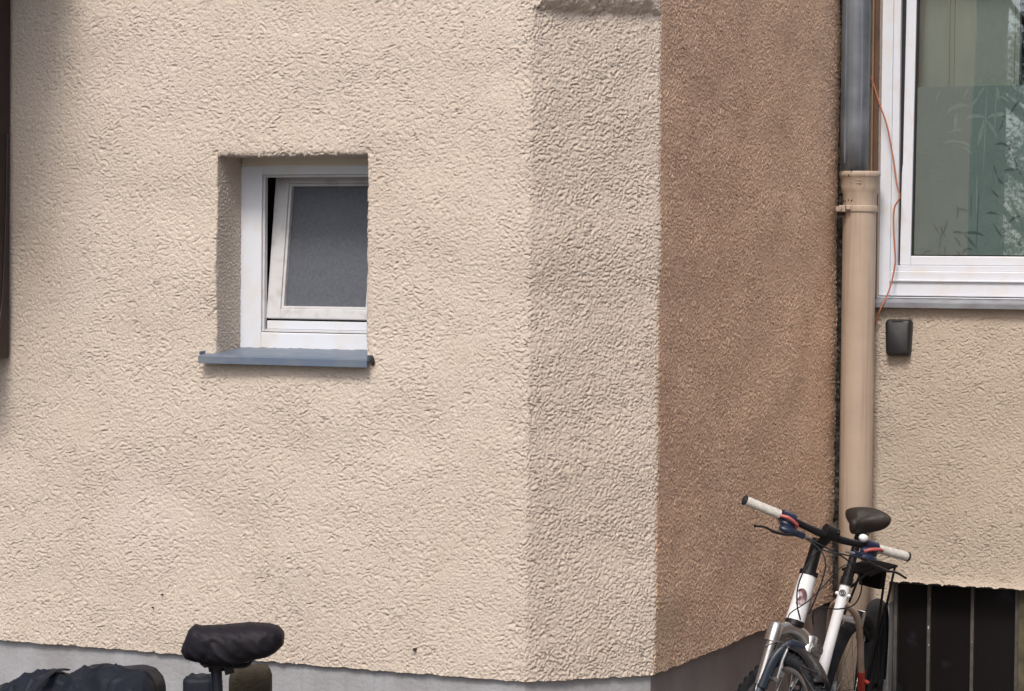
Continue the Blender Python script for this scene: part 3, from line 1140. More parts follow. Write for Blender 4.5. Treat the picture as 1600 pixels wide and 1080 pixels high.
# dark timber panel at the left edge and the canopy it carries
t = empty('porch', mw=HM @ Matrix.Translation((-2.0, 0, 0)))
tag(t, 'dark brown timber porch side hanging at the left edge of the wall', 'porch')
mb = MB()
mb.box((-.30, -.24, 1.572), (.052, -.012, 3.2))
mb.build('side_panel', M['timber'], t, .006)
mb = MB()
mb.tube(spline([(.052, -.03, 2.35), (.052, -.035, 2.1), (.052, -.045, 1.90), (.052, -.06, 1.75), (.052, -.09, 1.66), (.052, -.13, 1.61), (.052, -.22, 1.59)]), .007, 8)
mb.build('carved_edge', M['timber'], t)
mb = MB()
mb.box((-2.0, -1.15, 3.201), (.34, -.012, 3.27))
mb.build('roof', M['timber'], t, .006)


# ------------------------------------------------------------------ bicycles
def wheel(parent, c, Rr, tw, xf=None, knobs=False, tyre_m='rubber', rim_m='alu', spokes=32, hubw=.035, name='wheel', sp_m='chrome'):
    """c = axle centre, axle along y"""
    wr = empty(name)
    wr.parent = parent
    n = 16
    prof = [(-tw + tw * math.cos(2 * math.pi * k / n), tw * math.sin(2 * math.pi * k / n)) for k in range(n)]
    mb = MB()
    mb.fn = xf
    mb.torus(c, (0, 1, 0), Rr, prof, 96)
    if knobs:
        for i in range(58):
            a = 2 * math.pi * i / 58
            for (yy, off, hx_) in ((0, 0, .006), (.4, .5, .005), (-.4, .5, .005), (.78, 0, .0045), (-.78, 0, .0045)):
                q = a + off * 2 * math.pi / 58
                rr = Rr - tw + tw * math.cos(math.asin(min(.95, abs(yy))))
                d = Vector((math.cos(q), 0, math.sin(q)))
                tt = Vector((-math.sin(q), 0, math.cos(q)))
                mb.obox(V(c) + d * rr + Vector((0, tw * yy, 0)), d, (0, 1, 0), tt, .0045, .0052, .0085)
    mb.build('tyre', M[tyre_m], wr)
    mb = MB()
    mb.fn = xf
    rp = [(-2 * tw + .006, .0125), (-2 * tw - .012, .0115), (-2 * tw - .018, .004), (-2 * tw - .018, -.004), (-2 * tw - .012, -.0115), (-2 * tw + .006, -.0125)]
    mb.torus(c, (0, 1, 0), Rr, rp, 72)
    mb.build('rim', M[rim_m], wr)
    mb = MB()
    mb.fn = xf
    c = V(c)
    for i in range(spokes):
        a = 2 * math.pi * i / spokes
        sd_ = 1 if i % 2 else -1
        b = a + R(38) * (1 if (i // 2) % 2 else -1)
        p0 = c + Vector((.022 * math.cos(b), sd_ * hubw, .022 * math.sin(b)))
        p1 = c + Vector(((Rr - 2 * tw - .016) * math.cos(a), 0, (Rr - 2 * tw - .016) * math.sin(a)))
        mb.tube([p0, p1], .0011, 5, False)
    mb.build('spokes', M[sp_m], wr)
    mb = MB()
    mb.fn = xf
    mb.tube([c + Vector((0, -hubw - .012, 0)), c + Vector((0, -hubw, 0)), c + Vector((0, -hubw + .003, 0)), c + Vector((0, -hubw + .004, 0)),
             c + Vector((0, hubw - .004, 0)), c + Vector((0, hubw - .003, 0)), c + Vector((0, hubw, 0)), c + Vector((0, hubw + .012, 0))],
            [.008, .026, .026, .013, .013, .026, .026, .008], 16)
    mb.build('hub', M['alu' if sp_m == 'chrome' else 'bike_black'], wr)
    return wr


def saddle_mesh(mb, x0, z0, ln=.26, wd=.155, th=.05):
    """saddle centred at x0, nose towards +x"""
    rings = []
    for i in range(17):
        t = i / 16
        x = x0 - ln * .42 + ln * t
        if t < .35:
            hw_ = wd / 2 * math.sqrt(max(0.02, 1 - ((.30 - t) / .34) ** 2)) if t < .30 else wd / 2 * (1 - (t - .3) * .6)
        else:
            hw_ = wd / 2 * (.97 - .72 * sstep(.3, .72, t))
        hw_ *= (1 if t < .93 else .78)
        top = z0 + .012 * math.cos((t - .1) * 5) - (.006 if t > .9 else 0)
        bt = th * (1 - .35 * t)
        ring = []
        for k in range(16):
            a = 2 * math.pi * k / 16
            yy = math.cos(a) * hw_
            zz = math.sin(a)
            e = .28 if zz > 0 else .72
            zc = top - bt * .28
            groove = -.007 * math.exp(-(yy / .012) ** 2) if (zz > .5 and .1 < t < .8) else 0
            ring.append((x, yy, zc + zz * bt * e * (1 if zz > 0 else 1) + groove))
        rings.append(ring)
    mb.loft(rings)


BQ = dict(X=1.18337, Y=9.20607, h=.416949, lean=.177049, de=.771967, W=.652, sc=.985)


def white_bike():
    mw = (Matrix.Translation((BQ['X'], BQ['Y'], 0)) @ Matrix.Rotation(-(math.pi / 2 + BQ['h']), 4, 'Z')
          @ Matrix.Rotation(-BQ['lean'], 4, 'X') @ Matrix.Scale(BQ['sc'], 4))
    b = empty('bicycle', mw=mw)
    tag(b, 'white mountain bicycle with white grips leaning beside the drainpipe', 'bicycle')
    ax0 = Vector((.998, 0, .32))
    axd = Vector((-math.cos(R(70)), 0, math.sin(R(70))))
    rot = Matrix.Translation(ax0) @ Matrix.Rotation(BQ['de'], 4, axd) @ Matrix.Translation(-ax0)
    S = lambda p: tuple(rot @ Vector(p))
    SB = lambda p: tuple(rot @ Vector((p[0], p[1], p[2] + p[1] * .045 - .012)))     # the bar sits slightly rotated in its stem
    A = lambda t, f=0, y=0: tuple(ax0 + axd * t + Vector((.94, 0, .342)) * f + Vector((0, y, 0)))
    BBp = (.43, 0, .285)
    st = lambda t: (.43 - .292 * t, 0, .29 + .956 * t)
    # frame
    fr = MB()
    fr.tube([A(.450), A(.52), A(.612)], [.034, .0315, .030], 20)
    fr.tube([BBp, st(.30), st(.545)], [.024, .020, .0195], 18)
    fr.build('frame', M['bike_white'], b)
    fr = MB()
    fr.tube(spline([A(.575, -.01), (.66, 0, .665), (.50, 0, .50), st(.16)], 5), .0195, 14, flat=1.1)
    fr.tube(spline([A(.47, -.01), (.72, 0, .535), (.56, 0, .36), BBp], 5), .024, 14, flat=1.15)
    fr.build('frame_tube', M['bike_tan'], b, label='beige lower frame tubes')
    sty = MB()
    for sg in (-1, 1):
        sty.tube(spline([(.292, .012 * sg, .742), (.23, .045 * sg, .70), (.165, .058 * sg, .62), (.075, .066 * sg, .47)], 5), [.013] * 16, 12)
    sty.build('seat_stay', M['bike_tan'], b)
    bridge = MB()
    bridge.tube([(.205, -.052, .672), (.205, .052, .672)], .0115, 10)
    bridge.ball((.285, -.023, .770), .007)
    bridge.ball((.285, .023, .770), .007)
    bridge.build('stay_bridge', M['bike_white'], b)
    red = MB()
    for sg in (-1, 1):
        red.tube([(.0745, .0665 * sg, .469), (.03, .071 * sg, .385), (0, .072 * sg, .335)], [.0145, .014, .011], 12)
        red.tube([(.39, .04 * sg, .285), (.20, .062 * sg, .30), (0, .068 * sg, .335)], .011, 10)
        red.tube([(.055, .068 * sg, .435), (.045, .095 * sg, .425)], .008, 8)
    red.build('stay_end', M['bike_red'], b)
    rb = MB()
    rb.tube([(.585, .0, .405), (.55, 0, .372), (.49, 0, .325)], [.0265, .027, .027], 14)
    rb.build('frame_tip', M['bike_red'], b)
    # emblems
    em = MB()
    c = Vector(A(.530, .0315))
    n_ = Vector((.94, 0, .342))
    em.fn = None
    vs = []
    for k in range(24):
        a = 2 * math.pi * k / 24
        yy = .021 * math.cos(a)
        f = math.sqrt(max(0, .0322 ** 2 - yy ** 2)) + .0008
        vs.append(A(.530 + .030 * math.sin(a), f, yy + .004))
    vs.append(A(.530, .0332, .004))
    em.add(vs, [(k, (k + 1) % 24, 24) for k in range(24)], True)
    em.build('head_badge', M['badge'], b)
    em = MB()
    em.torus((st(.505)[0] + .0205, .002, st(.505)[2] + .006), (.956, 0, .292), .0105, [(-.0015, -.0006), (.0015, -.0006), (.0015, .0006), (-.0015, .0006)], 28)
    em.torus((st(.505)[0] + .0208, .002, st(.505)[2] + .006), (.956, 0, .292), .0045, [(-.0018, -.0006), (.0018, -.0006), (.0018, .0006), (-.0018, .0006)], 18)
    em.build('tube_emblem', M['bike_black'], b)
    # seat post and saddle
    sp = MB()
    sp.tube([st(.50), st(.56), st(.78)], .0150, 16)
    sp.tube([st(.536), st(.566)], .0235, 16)
    sp.obox((st(.55)[0] - .03, 0, st(.55)[2]), (1, 0, 0), (0, 1, 0), (0, 0, 1), .014, .011, .012)
    sp.build('seat_post', M['bike_black'], b)
    sa = MB()
    saddle_mesh(sa, .175, 1.064, .262, .180, .084)
    sad = sa.build('saddle', M['saddle_leather'], b, sub=1)
    rl = MB()
    for sg in (-1, 1):
        rl.tube(spline([(.265, .012 * sg, 1.02), (.22, .022 * sg, .998), (.14, .022 * sg, .998), (.09, .03 * sg, 1.022)], 4), .004, 8)
    rl.obox((st(.775)[0], 0, 1.0), (1, 0, 0), (0, 1, 0), (0, 0, 1), .022, .028, .013)
    rl.build('saddle_rail', M['bike_black'], sad)
    rf = MB()
    rf.ball((.235, .055, .965), .014, .021, .013, 12)
    rf.build('reflector', M['bike_white'], b)
    # cockpit
    stem = MB()
    stem.fn = S
    stem.tube([A(.6125), A(.628)], [.0325, .0325], 18)
    stem.tube([A(.618), A(.70), A(.745)], [.024, .0215, .0215], 16)
    stem.tube(spline([A(.715), A(.735, .035), (.800, 0, 1.065)], 4), .019, 14)
    stem.tube([(.800, -.024, 1.065), (.800, .024, 1.065)], .0245, 16)
    for yy in (-.013, .013):
        stem.tube([(.822, yy, 1.078), (.828, yy, 1.076)], .0035, 8)
    stem.build('stem', M['bike_black'], b, .001)
    W = BQ['W'] / 2
    bar = MB()
    bar.fn = SB
    hb = spline([(.768, -W, 1.080), (.790, -W * .55, 1.075), (.800, -.05, 1.065), (.800, .05, 1.065), (.790, W * .55, 1.075), (.768, W, 1.080)], 5)
    nb = len(hb)
    bar.tube(hb, [.0115 + .0035 * math.exp(-((i / (nb - 1) - .5) / .13) ** 2) for i in range(nb)], 14)
    bar.build('handlebar', M['bike_black'], b)
    for sg in (-1, 1):
        g = MB()
        g.fn = SB
        d = Vector((-.00022 * 60, 0, .0))
        P0, P1_ = Vector((.7665, sg * (W + .002), 1.080)), Vector((.7865, sg * (W - .128), 1.0757))
        ring = []
        m = 26
        g.tube([P0.lerp(P1_, i / m) for i in range(m + 1)], [.0158 + (.0009 if i % 2 else 0) for i in range(m + 1)], 18)
        gg = g.build('grip', M['grip'], b)
        g = MB()
        g.fn = SB
        dd = (P0 - P1_).normalized()
        g.tube([P0 - dd * .001, P0 + dd * .006, P0 + dd * .009], [.0178, .0178, .013], 18)
        g.build('end_cap', M['rubber'], gg)
        # shifter + brake lever
        y0 = sg * (W - .155)
        s_ = MB()
        s_.fn = SB
        s_.tube([(.788, y0 + sg * .022, 1.0765), (.791, y0 - sg * .028, 1.076)], .0205, 14)
        s_.ball((.805, y0 - sg * .008, 1.058), .026, .034, .019, 14)
        s_.ball((.822, y0 - sg * .012, 1.040), .024, .040, .017, 14)
        s_.obox((.826, y0 - sg * .050, 1.040), (1, 0, 0), (0, 1, 0), (0, 0, 1), .011, .020, .010)
        sh = s_.build('shifter', M['navy'], b, .002)
        r_ = MB()
        r_.fn = SB
        r_.tube(spline([(.812, y0 + sg * .034, 1.078), (.829, y0 + sg * .012, 1.082), (.832, y0 - sg * .024, 1.070), (.824, y0 - sg * .030, 1.058)], 4), .0062, 10)
        r_.build('shift_lever', M['red_plastic'], sh)
        r_ = MB()
        r_.fn = SB
        r_.tube(spline([(.828, y0 - sg * .03, 1.040), (.852, y0 + sg * .005, 1.030), (.860, y0 + sg * .055, 1.026), (.856, y0 + sg * .095, 1.030), (.866, y0 + sg * .135, 1.024)], 5),
                [.009] * 4 + [.0075] * 8 + [.006] * 8 + [.007], 10, flat=.65)
        r_.build('brake_lever', M['bike_black'], b)
        r_ = MB()
        r_.fn = SB
        r_.tube([(.826, y0 - sg * .068, 1.040), (.826, y0 - sg * .100, 1.036)], [.006, .004], 10)
        r_.build('barrel_adjuster', M['alu'], sh)
    bell = MB()
    bell.fn = SB
    bell.ball((.806, W - .205, 1.098), .015, .018, .014, 14)
    bell.build('bell', M['bike_white'], b)
    # fork
    fk = MB()
    fk.fn = S
    fk.tube([A(.432), A(.451)], [.034, .033], 18)
    fk.build('headset', M['bike_black'], b)
    fk = MB()
    fk.fn = S
    fk.tube(spline([A(.382, .012, -.066), A(.408, .008, -.034), A(.414, .004, 0), A(.408, .008, .034), A(.382, .012, .066)], 4), .0245, 14, flat=1.1)
    for sg in (-1, 1):
        fk.tube([A(.352, .012, .070 * sg), A(.412, .012, .070 * sg), A(.419, .012, .070 * sg)], [.0275, .0275, .022], 18)
        fk.tube([A(.20, .012, .070 * sg), A(.355, .012, .070 * sg)], .0180, 14)
    fk.build('fork_crown', M['fork_metal'], b)
    fk = MB()
    fk.fn = S
    for sg in (-1, 1):
        fk.tube([A(-.03, .035, .066 * sg), A(.10, .016, .067 * sg), A(.235, .012, .066 * sg), A(.243, .012, .066 * sg)], [.014, .0195, .0205, .017], 14)
    arch = spline([A(.19, .03, -.066), A(.29, .045, -.060), A(.352, .052, -.028), A(.362, .053, 0), A(.352, .052, .028), A(.29, .045, .060), A(.19, .03, .066)], 4)
    fk.tube(arch, .0115, 10, flat=1.6)
    fk.build('fork_leg', M['navy_dark'], b)
    rt = MB()
    rt.fn = S
    for sg in (-1, 1):
        rt.tube([A(.118, .026, .078 * sg), A(.150, .024, .078 * sg)], .009, 10)
    rt.build('fork_bolt', M['bike_red'], b)
    wheel(b, (1.04, 0, .335), .335, .0265, S, True)
    wheel(b, (0, 0, .335), .335, .025, None, False, rim_m='bike_black')
    # V-brake
    vb = MB()
    vb.fn = S
    for sg in (-1, 1):
        vb.tube([A(.225, .048, .030 * sg), A(.30, .060, .036 * sg), A(.345, .062, .030 * sg)], [.008, .007, .006], 8)
        vb.obox(A(.255, .055, .028 * sg), (1, 0, 0), (0, 1, 0), (0, 0, 1), .018, .006, .009)
        vb.tube([A(.228, .035, .045 * sg), A(.228, .065, .045 * sg)], .008, 10)
    vb.tube([A(.345, .066, -.034), A(.345, .066, .034)], .0035, 8)
    vb.build('front_brake', M['alu'], b, .001)
    nd = MB()
    nd.fn = S
    nd.tube(spline([A(.345, .066, -.03), A(.352, .07, -.075), A(.325, .075, -.115)], 4), .002, 8)
    nd.tube([A(.325, .075, -.115), A(.318, .077, -.124)], .0045, 8)
    nd.tube(spline([A(.215, .03, -.09), A(.17, .05, -.098), A(.12, .03, -.080)], 4), .002, 8)
    nd.build('brake_wire', M['alu'], b)
    # clip-on mudguard over the front tyre
    mg = MB()
    mg.fn = S
    rings = []
    for i in range(15):
        a = R(62 + i * 4.6)
        rr = .358
        ring = []
        for k in range(9):
            q = (k / 8 - .5) * 2
            dr = -.016 * q * q
            ring.append((1.04 + (rr + dr) * math.cos(a), q * (.036 if i < 13 else .028), .335 + (rr + dr) * math.sin(a)))
        rings.append(ring)
    mg.loft(rings, False, False)
    mgo = mg.build('mudguard', M['bike_black'], b)
    so = mgo.modifiers.new('thick', 'SOLIDIFY')
    so.thickness = .0025
    lf = MB()
    lf.fn = S
    lf.tube(spline([(1.21, -.04, .672), (1.16, -.075, .665), (1.20, -.085, .652), (1.27, -.05, .62)], 4), .004, 8)
    lf.build('mudguard_clip', M['bike_black'], b)
    # lamp on the fork crown
    lp = MB()
    for (t_, r0) in ((.372, .022), (.325, .022)):
        cc = Vector(A(t_, .055, .082))
        lp.fn = S
        ax = Vector((.94, 0, .342))
        lp.tube([cc - ax * .02, cc - ax * .004, cc + ax * .006, cc + ax * .0055, cc + ax * .001], [r0 * .6, r0, r0, r0 * .82, r0 * .1], 20)
    lp.obox(A(.348, .035, .082), (.94, 0, .342), (0, 1, 0), axd, .012, .016, .045)
    lp.build('headlight', M['lamp_glass'], b, .001)
    # cables
    for pts, r0 in (
            ([(.700, .21, .985), (.826, .158, 1.004), (.886, .096, 1.010), (.862, .04, 1.000), (.935, .030, .953), (.950, .018, .884), (.935, .022, .817), (.905, .035, .762)], .0026),
            ([(.849, -.03, 1.035), (.895, .055, 1.010), (.914, .089, .963), (.905, .077, .870), (.885, .055, .785)], .0026),
            ([(.86, -.02, 1.037), (.860, .05, 1.02), (.80, .11, .99), (.66, .12, .94), (.47, .11, .85), (.38, .075, .765), (.434, .034, .742), (.60, .011, .762), (.700, .02, .750), (.715, .03, .72)], .0026),
            ([(.69, .20, .985), (.80, .12, .96), (.85, .078, .885), (.918, .052, .832), (.942, .008, .785), (.938, .0, .755)], .0022)):
        c_ = MB()
        c_.tube(spline(pts, 8), r0, 8)
        c_.build('control_cable', M['rubber'], b)
    # rack over the back wheel
    rk = MB()
    for yy in (-.055, -.02, .02, .055):
        rk.tube([(.165, yy * .8, .842), (-.20, yy, .838)], .005, 8)
    rk.tube([(.165, -.05, .842), (.165, .05, .842)], .005, 8)
    rk.tube([(-.20, -.06, .838), (-.20, .06, .838)], .005, 8)
    rk.obox((-.015, 0, .838), (1, 0, 0), (0, 1, 0), (0, 0, 1), .175, .056, .004)
    for sg in (-1, 1):
        rk.tube([(.26, .018 * sg, .80), (.165, .04 * sg, .842)], .005, 8)
        rk.tube([(-.04, .058 * sg, .838), (-.02, .075 * sg, .60), (.0, .078 * sg, .36)], .005, 8)
        rk.tube([(-.17, .058 * sg, .838), (-.06, .078 * sg, .60), (.0, .080 * sg, .36)], .005, 8)
    rk.obox((-.10, .0, .790), (1, 0, .1), (0, 1, 0), (0, 0, 1), .035, .04, .035)
    rk.build('rack', M['rack_black'], b, .001)
    ks = MB()
    ks.tube([(.10, .075, .38), (.06, .17, .05), (.055, .185, -.005)], [.009, .008, .007], 10)
    ks.build('kickstand', M['bike_black'], b)
    cr = MB()
    cr.tube([(.43, -.06, .285), (.43, .06, .285)], .02, 14)
    cr.tube([(.43, .062, .285), (.300, .075, .392)], [.012, .009], 10)
    cr.tube([(.43, -.062, .285), (.56, -.075, .178)], [.012, .009], 10)
    cr.torus((.43, -.05, .285), (0, 1, 0), .085, [(-.012, -.0015), (.004, -.0015), (.004, .0015), (-.012, .0015)], 40)
    cr.build('crank', M['alu'], b)
    for sg, px_, pz_ in ((1, .296, .395), (-1, .56, .178)):
        pd = MB()
        pd.obox((px_, sg * .132, pz_), (1, 0, 0), (0, 1, 0), (0, 0, 1), .040, .046, .011)
        pd.build('pedal', M['rubber'], b, .004)
    vb = MB()
    for sg in (-1, 1):
        vb.tube([(.150, .05 * sg, .60), (.165, .062 * sg, .705)], [.008, .006], 8)
    vb.tube([(.165, -.062, .705), (.165, .062, .705)], .003, 8)
    vb.build('rear_brake', M['alu'], b)
    return b


white_bike()


# spare black wheel with its mudguard leaning in the corner behind the white bicycle
wx, wy = 1.375, 9.60
hd = R(14)
t = empty('wheel_with_mudguard', mw=Matrix.Translation((wx, wy, 0)) @ Matrix.Rotation(-(math.pi / 2 + hd), 4, 'Z') @ Matrix.Rotation(R(-4), 4, 'X'))
tag(t, 'black bicycle wheel with dark mudguard standing in the corner behind the white bicycle', 'bicycle wheel')
wheel(t, (0, 0, .31), .31, .026, None, False, rim_m='bike_black', spokes=28, sp_m='bike_black')
mg = MB()
rings = []
for i in range(33):
    a = R(-20 + i * 6.4)
    ring = []
    for k in range(9):
        q = (k / 8 - .5) * 2
        rr = .334 - .02 * q * q
        ring.append((rr * math.cos(a), q * .032, .31 + rr * math.sin(a)))
    rings.append(ring)
mg.loft(rings, False, False)
mo = mg.build('mudguard', M['rubber'], t)
so = mo.modifiers.new('thick', 'SOLIDIFY')
so.thickness = .0025


def folding_bike():
    """the covered saddle stands on a low folding bicycle whose handlebar is folded away"""
    sx, sy = -.846, 7.2
    b = empty('folding_bicycle', mw=Matrix.Translation((sx, sy, 0)))
    tag(b, 'black folding bicycle with its saddle under a black cover, in front of the cream wall', 'bicycle')
    sp = MB()
    sp.tube([(.02, 0, .30), (.006, 0, .60), (-.002, 0, .735)], .0165, 18)
    sp.build('seat_post', M['post_metal'], b)
    sp = MB()
    sp.tube([(.000, 0, .722), (-.002, 0, .752)], [.023, .027], 16)
    sp.obox((.035, 0, .735), (1, 0, .3), (0, 1, 0), (-.3, 0, 1), .014, .016, .020)
    for yy in (-.024, .024):
        sp.tube(spline([(-.045, yy, .765), (-.035, yy, .742), (.03, yy, .738), (.082, yy, .739), (.100, yy, .752), (.098, yy, .775)], 5), .0042, 8)
    sp.tube([(-.030, -.03, .741), (-.030, .03, .741)], .006, 8)
    sp.build('saddle_clamp', M['bike_black'], b, .001)
    fr = MB()
    fr.tube([(.02, 0, .20), (.012, 0, .50)], .021, 16)
    fr.tube([(.02, 0, .40), (.35, 0, .37), (.62, 0, .42)], .026, 16)
    fr.tube([(.02, 0, .28), (-.38, .05, .23)], .010, 10)
    fr.tube([(.02, 0, .28), (-.38, -.05, .23)], .010, 10)
    fr.tube([(.60, 0, .45), (.66, .045, .23)], .014, 10)
    fr.tube([(.58, .06, .18), (.56, .09, .52)], .014, 10)
    fr.build('frame', M['bike_black'], b)
    wheel(b, (-.38, 0, .22), .22, .02, None, False, spokes=20)
    wheel(b, (.66, 0, .22), .22, .02, None, False, spokes=20)
    # cloth cover, nose at the left, lofted with slanting folds
    xs0, xs1 = -.098, .192
    topz = [(0, .812), (.04, .842), (.10, .858), (.16, .853), (.30, .8535), (.50, .8595), (.72, .8625), (.86, .860), (.95, .853), (1, .838)]
    botz = [(0, .778), (.05, .757), (.12, .751), (.25, .745), (.40, .737), (.55, .745), (.70, .757), (.85, .766), (.93, .779), (1, .800)]
    hwy = [(0, .020), (.06, .048), (.2, .070), (.5, .085), (.8, .082), (.93, .070), (1, .040)]
    ip = lambda tb, t_: float(np.interp(t_, [q[0] for q in tb], [q[1] for q in tb]))
    rings = []
    n, m = 72, 64
    for i in range(m + 1):
        t_ = i / m
        tt = .5 - .5 * math.cos(math.pi * t_)
        tt = .6 * t_ + .4 * tt
        zt, zb, hy_ = ip(topz, tt), ip(botz, tt), ip(hwy, tt)
        cz, hz_ = (zt + zb) / 2, (zt - zb) / 2
        ring = []
        for k in range(n):
            a = 2 * math.pi * k / n
            ca, sa_ = math.cos(a), math.sin(a)
            e = .75
            yy = math.copysign(abs(ca) ** e, ca)
            zz = math.copysign(abs(sa_) ** e, sa_)
            # folds run from upper nose down to lower tail
            q = (sa_ * .9 + tt * 2.6)
            fold = .0062 * (1 - abs(math.sin(q * 3.6 + .5 * math.sin(a * 2)))) ** 2.5 + .0040 * (1 - abs(math.sin(q * 7.3 + 1.2 + .9 * math.sin(a + tt * 4)))) ** 3
            fold += -.006 * math.exp(-((tt - .30 - .10 * sa_) / .035) ** 2) * (1 if sa_ < .3 else .2)
            fold += .0040 * max(0, 1 - 1.2 * abs(float(samp(F_w, np.array(i * .9 + k * .35 + 40), np.array(k * 1.1 + 60.))))) ** 3 - .0015
            fold *= math.sin(math.pi * min(1, max(.08, tt))) * .9 + .1
            x_ = xs0 + (xs1 - xs0) * tt + .006 * sa_ * (1 - tt)
            ring.append((x_, yy * (hy_ + fold), cz + zz * hz_ * (1 + fold * 6) - 0))
        rings.append(ring)
    mb = MB()
    mb.loft(rings)
    cov = mb.build('saddle_cover', M['cover'])
    cov.matrix_world = Matrix.Translation((sx, sy, 0)) @ Matrix.Rotation(R(0), 4, 'Z')
    tag(cov, 'creased black cloth cover pulled over the saddle of the folding bicycle', 'saddle cover')
    hem = MB()
    hem.loft([[(-.005 + (.052 + .004 * math.sin(a * 5)) * s_ * math.cos(a), (.045 + .004 * math.sin(a * 4)) * s_ * math.sin(a), z_)
               for a in [2 * math.pi * k / 40 for k in range(40)]] for (s_, z_) in ((1.25, .760), (1.05, .750), (.8, .745), (.55, .741))], True, False)
    ho = hem.build('gathered_hem', M['cover'], cov)


folding_bike()


# crumpled rain cover, bottom left
def rain_cover():
    prof = [(-1.95, .55), (-1.75, .60), (-1.60, .645), (-1.474, .678), (-1.40, .704), (-1.345, .724), (-1.315, .729), (-1.292, .722), (-1.268, .713),
            (-1.235, .730), (-1.205, .743), (-1.17, .745), (-1.13, .741), (-1.08, .741), (-1.045, .740), (-1.02, .733), (-1.003, .712), (-.996, .68), (-.994, .60)]
    px_ = [p[0] for p in prof]
    pz_ = [p[1] for p in prof]
    nu, nv = 320, 130
    rs = np.random.default_rng(5)
    P = np.zeros((nv + 1, nu + 1, 3))
    for i in range(nv + 1):
        v = i / nv                       # across: 0 near camera hem, 1 far hem
        for j in range(nu + 1):
            x = -1.95 + (.956) * j / nu
            zt = float(np.interp(x, px_, pz_))
            a = (v - .5) * 2
            # arch: flat top, drooping sides
            if abs(a) < .55:
                yy = a / .55 * .17
                z = zt - .020 * (a / .55) ** 2 - (.030 * (1 - (a + .55) / .55) if a < 0 else 0)
            else:
                q = (abs(a) - .55) / .45
                yy = math.copysign(.17 + .05 * math.sin(q * 1.6), a)
                z = zt - .050 - q * (zt - .07)
            f = .010 * math.sin(9 * x + 13 * yy + 2 * math.sin(7 * yy)) + .007 * math.sin(31 * x - 22 * yy + 1.5 * math.sin(12 * x))
            f += -.022 * math.exp(-((x + 1.155 + .35 * (yy + .06)) / .035) ** 2) * math.exp(-((yy + .07) / .06) ** 2)
            f += -.020 * math.exp(-((x + 1.37) / .05) ** 2) * math.exp(-((yy + .12) / .05) ** 2)
            rdg = abs(math.sin(5 * x + 9 * yy + .6 + .8 * math.sin(9 * x)))
            f += .016 * (1 - rdg) ** 3
            cr1 = float(samp(F_w, np.array(yy / .003 * 1.1 + 400), np.array(x / .003 * .8 + 300 + yy * 90)))
            cr2 = float(samp(F_w, np.array(yy / .003 * .45 + 80), np.array(x / .003 * .4 + 700 - yy * 60)))
            f += .0015 * max(0, 1 - abs(cr1)) ** 3 + .009 * max(0, 1 - 1.3 * abs(cr2)) ** 2
            rdg = abs(math.sin(13 * x - 8 * yy + 1.1 * math.sin(17 * yy)))
            f += .012 * (1 - rdg) ** 4
            wgt = 1 if abs(a) < .5 else .6
            P[i, j] = (x * .978 - .045 + .004 * math.sin(40 * z), 7.20 + yy + (f * .8 if abs(a) >= .55 else 0), z - .018 + f * wgt * (.35 if a > 0 else 1) * (1 if abs(a) < .55 else .2))
    keep = np.ones((nv, nu), bool)
    # right end skirt
    E = P[:, -1]
    sk = np.stack([E * [1, 1, 1] + [0.0, 0, 0], E * [1, .96, .6] + [.012, .04 * 7.2, .0], E * [1, .9, .0] + [.018, .1 * 7.2, .05]], 1)
    o = grid_mesh('rain_cover', P, keep, M['tarp'], None, [(sk, np.ones((nv, 2), bool))])
    o.parent = None
    tag(o, 'crumpled dark rain cover draped over a low load at the bottom left corner', 'rain cover')
    # strap over it
    mb = MB()
    pts = []
    for i in range(16):
        v = i / 15
        yy = -.21 + .30 * v
        x = -1.335 * .978 - .045 + .055 * v
        zt = float(np.interp(x, px_, pz_))
        pts.append((x, 7.20 + yy, zt - .045 + .036 * math.sin(v * 2.2)))
    mb.tube(pts, .011, 8, flat=.3)
    mb.build('strap', M['tarp'], o)
    return o


rain_cover()


# mossy wooden post and the dark block beside it
def rough_block(name, x0, x1, y0, y1, z0, z1, m, label, cat, seed, cut=.015):
    r_ = random.Random(seed)
    mb = MB()
    rings = []
    n = 28
    cx_, cy2 = (x0 + x1) / 2, (y0 + y1) / 2
    hx_, hy_ = (x1 - x0) / 2, (y1 - y0) / 2
    jit = [1 + r_.uniform(-.03, .03) for _ in range(n)]
    for (s_, z) in ((1, z0), (1, (z0 + z1) / 2), (1, z1 - cut * 1.6), (.93, z1 - cut * .7), (.78, z1 - cut * .1), (.4, z1)):
        ring = []
        for k in range(n):
            a = 2 * math.pi * k / n
            ca, sa_ = math.cos(a), math.sin(a)
            ring.append((cx_ + math.copysign(abs(ca) ** .45, ca) * hx_ * s_ * jit[k], cy2 + math.copysign(abs(sa_) ** .45, sa_) * hy_ * s_ * jit[k],
                         z + (r_.uniform(-.003, .003) if z > z0 else 0)))
        rings.append(ring)
    mb.loft(rings)
    o = mb.build(name, m)
    return tag(o, label, cat)


rough_block('wooden_post', -.838, -.712, 7.40, 7.52, 0, .698, M['moss_wood'], 'mossy brown wooden post behind the covered saddle', 'post', 3, .022)
rough_block('plastic_post', -.975, -.872, 7.40, 7.50, 0, .668, M['tarp'], 'dark grey post top left of the mossy wooden post', 'post', 9, .010)

# ------------------------------------------------------------------ ground and surroundings
mb = MB()
mb.add([(-150, -150, 0), (150, -150, 0), (150, 150, 0), (-150, 150, 0)], [(0, 1, 2, 3)], False)
o = mb.build('ground', M['ground'])
tag(o, kind='structure')


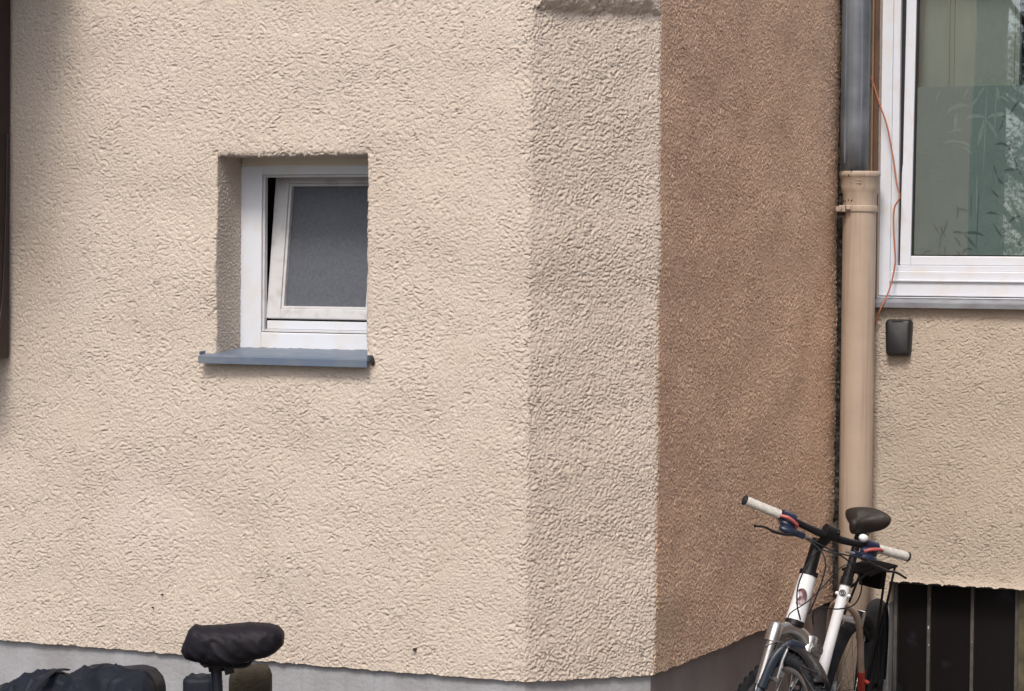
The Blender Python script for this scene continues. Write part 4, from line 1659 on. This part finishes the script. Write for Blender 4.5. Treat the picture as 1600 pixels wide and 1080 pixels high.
def block_house(name, x0, x1, y0, y1, h, m, label, rz=0, loc=(0, 0, 0), wins=()):
    e = empty(name, loc=loc, rz=rz)
    tag(e, label, 'house')
    MB().box((x0, y0, -.2), (x1, y1, h)).build('wall', m, e)
    rf = MB()
    ym = (y0 + y1) / 2
    rf.add([(x0 - .3, y0 - .4, h), (x1 + .3, y0 - .4, h), (x1 + .3, y1 + .4, h), (x0 - .3, y1 + .4, h), (x0 - .3, ym, h + 2.5), (x1 + .3, ym, h + 2.5)],
           [(0, 1, 5, 4), (2, 3, 4, 5), (0, 4, 3), (1, 2, 5), (0, 3, 2, 1)], False)
    rf.build('roof', M['timber'], e)
    return e


# brown house added out of view on the right to shade and warm the side wall
block_house('shade_house', 0, 6, -16, 9.0, 4.2, M['shade_house'], 'brown house added out of view to shade and warm the side wall', loc=(5.0, -1.0, 0))
# grey-green house behind and to the left, seen only in the panes
block_house('green_house', -14, 0, -9, 0, 11, M['green_house'], 'grey-green house mirrored in the panes', rz=R(-40), loc=(-17.87, -17.86, 0))


def tree(x, y, h, cr, seed, nleaf):
    r_ = random.Random(seed)
    e = empty('tree', loc=(x, y, 0))
    tag(e, 'leafy tree mirrored at the right of the large window pane', 'tree')
    mb = MB()
    mb.tube([(0, 0, 0), (.1, 0, h * .3), (0, .1, h * .6), (.1, 0, h * .92)], [.28, .2, .13, .03], 12)
    for i in range(26):
        a = r_.uniform(0, 6.28)
        z = r_.uniform(.2, .8) * h
        l = cr * r_.uniform(.6, .95)
        mb.tube([(0, 0, z), (l * .5 * math.cos(a), l * .5 * math.sin(a), z + .5), (l * math.cos(a), l * math.sin(a), z + 1.1)], [.07, .045, .012], 7)
    mb.build('trunk', M['bark'], e)
    g = np.random.default_rng(seed)
    nc = 420
    ca, cr_ = g.uniform(0, 2 * math.pi, nc), np.sqrt(g.uniform(0, 1, nc)) * cr
    cc = np.stack([cr_ * np.cos(ca), cr_ * np.sin(ca), g.uniform(.08, 1.0, nc) * h], 1)
    p = cc[g.integers(0, nc, nleaf)] + g.normal(0, .17, (nleaf, 3))
    u_ = g.normal(size=(nleaf, 3))
    u_ /= np.linalg.norm(u_, axis=1)[:, None]
    w_ = np.cross(u_, g.normal(size=(nleaf, 3)))
    w_ /= np.linalg.norm(w_, axis=1)[:, None]
    s_ = g.uniform(.012, .030, (nleaf, 1))
    Q = np.stack([p - u_ * s_ * 1.4, p + w_ * s_ * .7, p + u_ * s_ * 1.4, p - w_ * s_ * .7], 1)
    o_ = grid_mesh('crown', Q.reshape(nleaf * 2, 2, 3), np.ones((nleaf * 2 - 1, 1), bool) & (np.arange(nleaf * 2 - 1) % 2 == 0)[:, None], M['leaf'], e)


tree(-11.5, -10.05, 10.5, 1.7, 2, 85000)
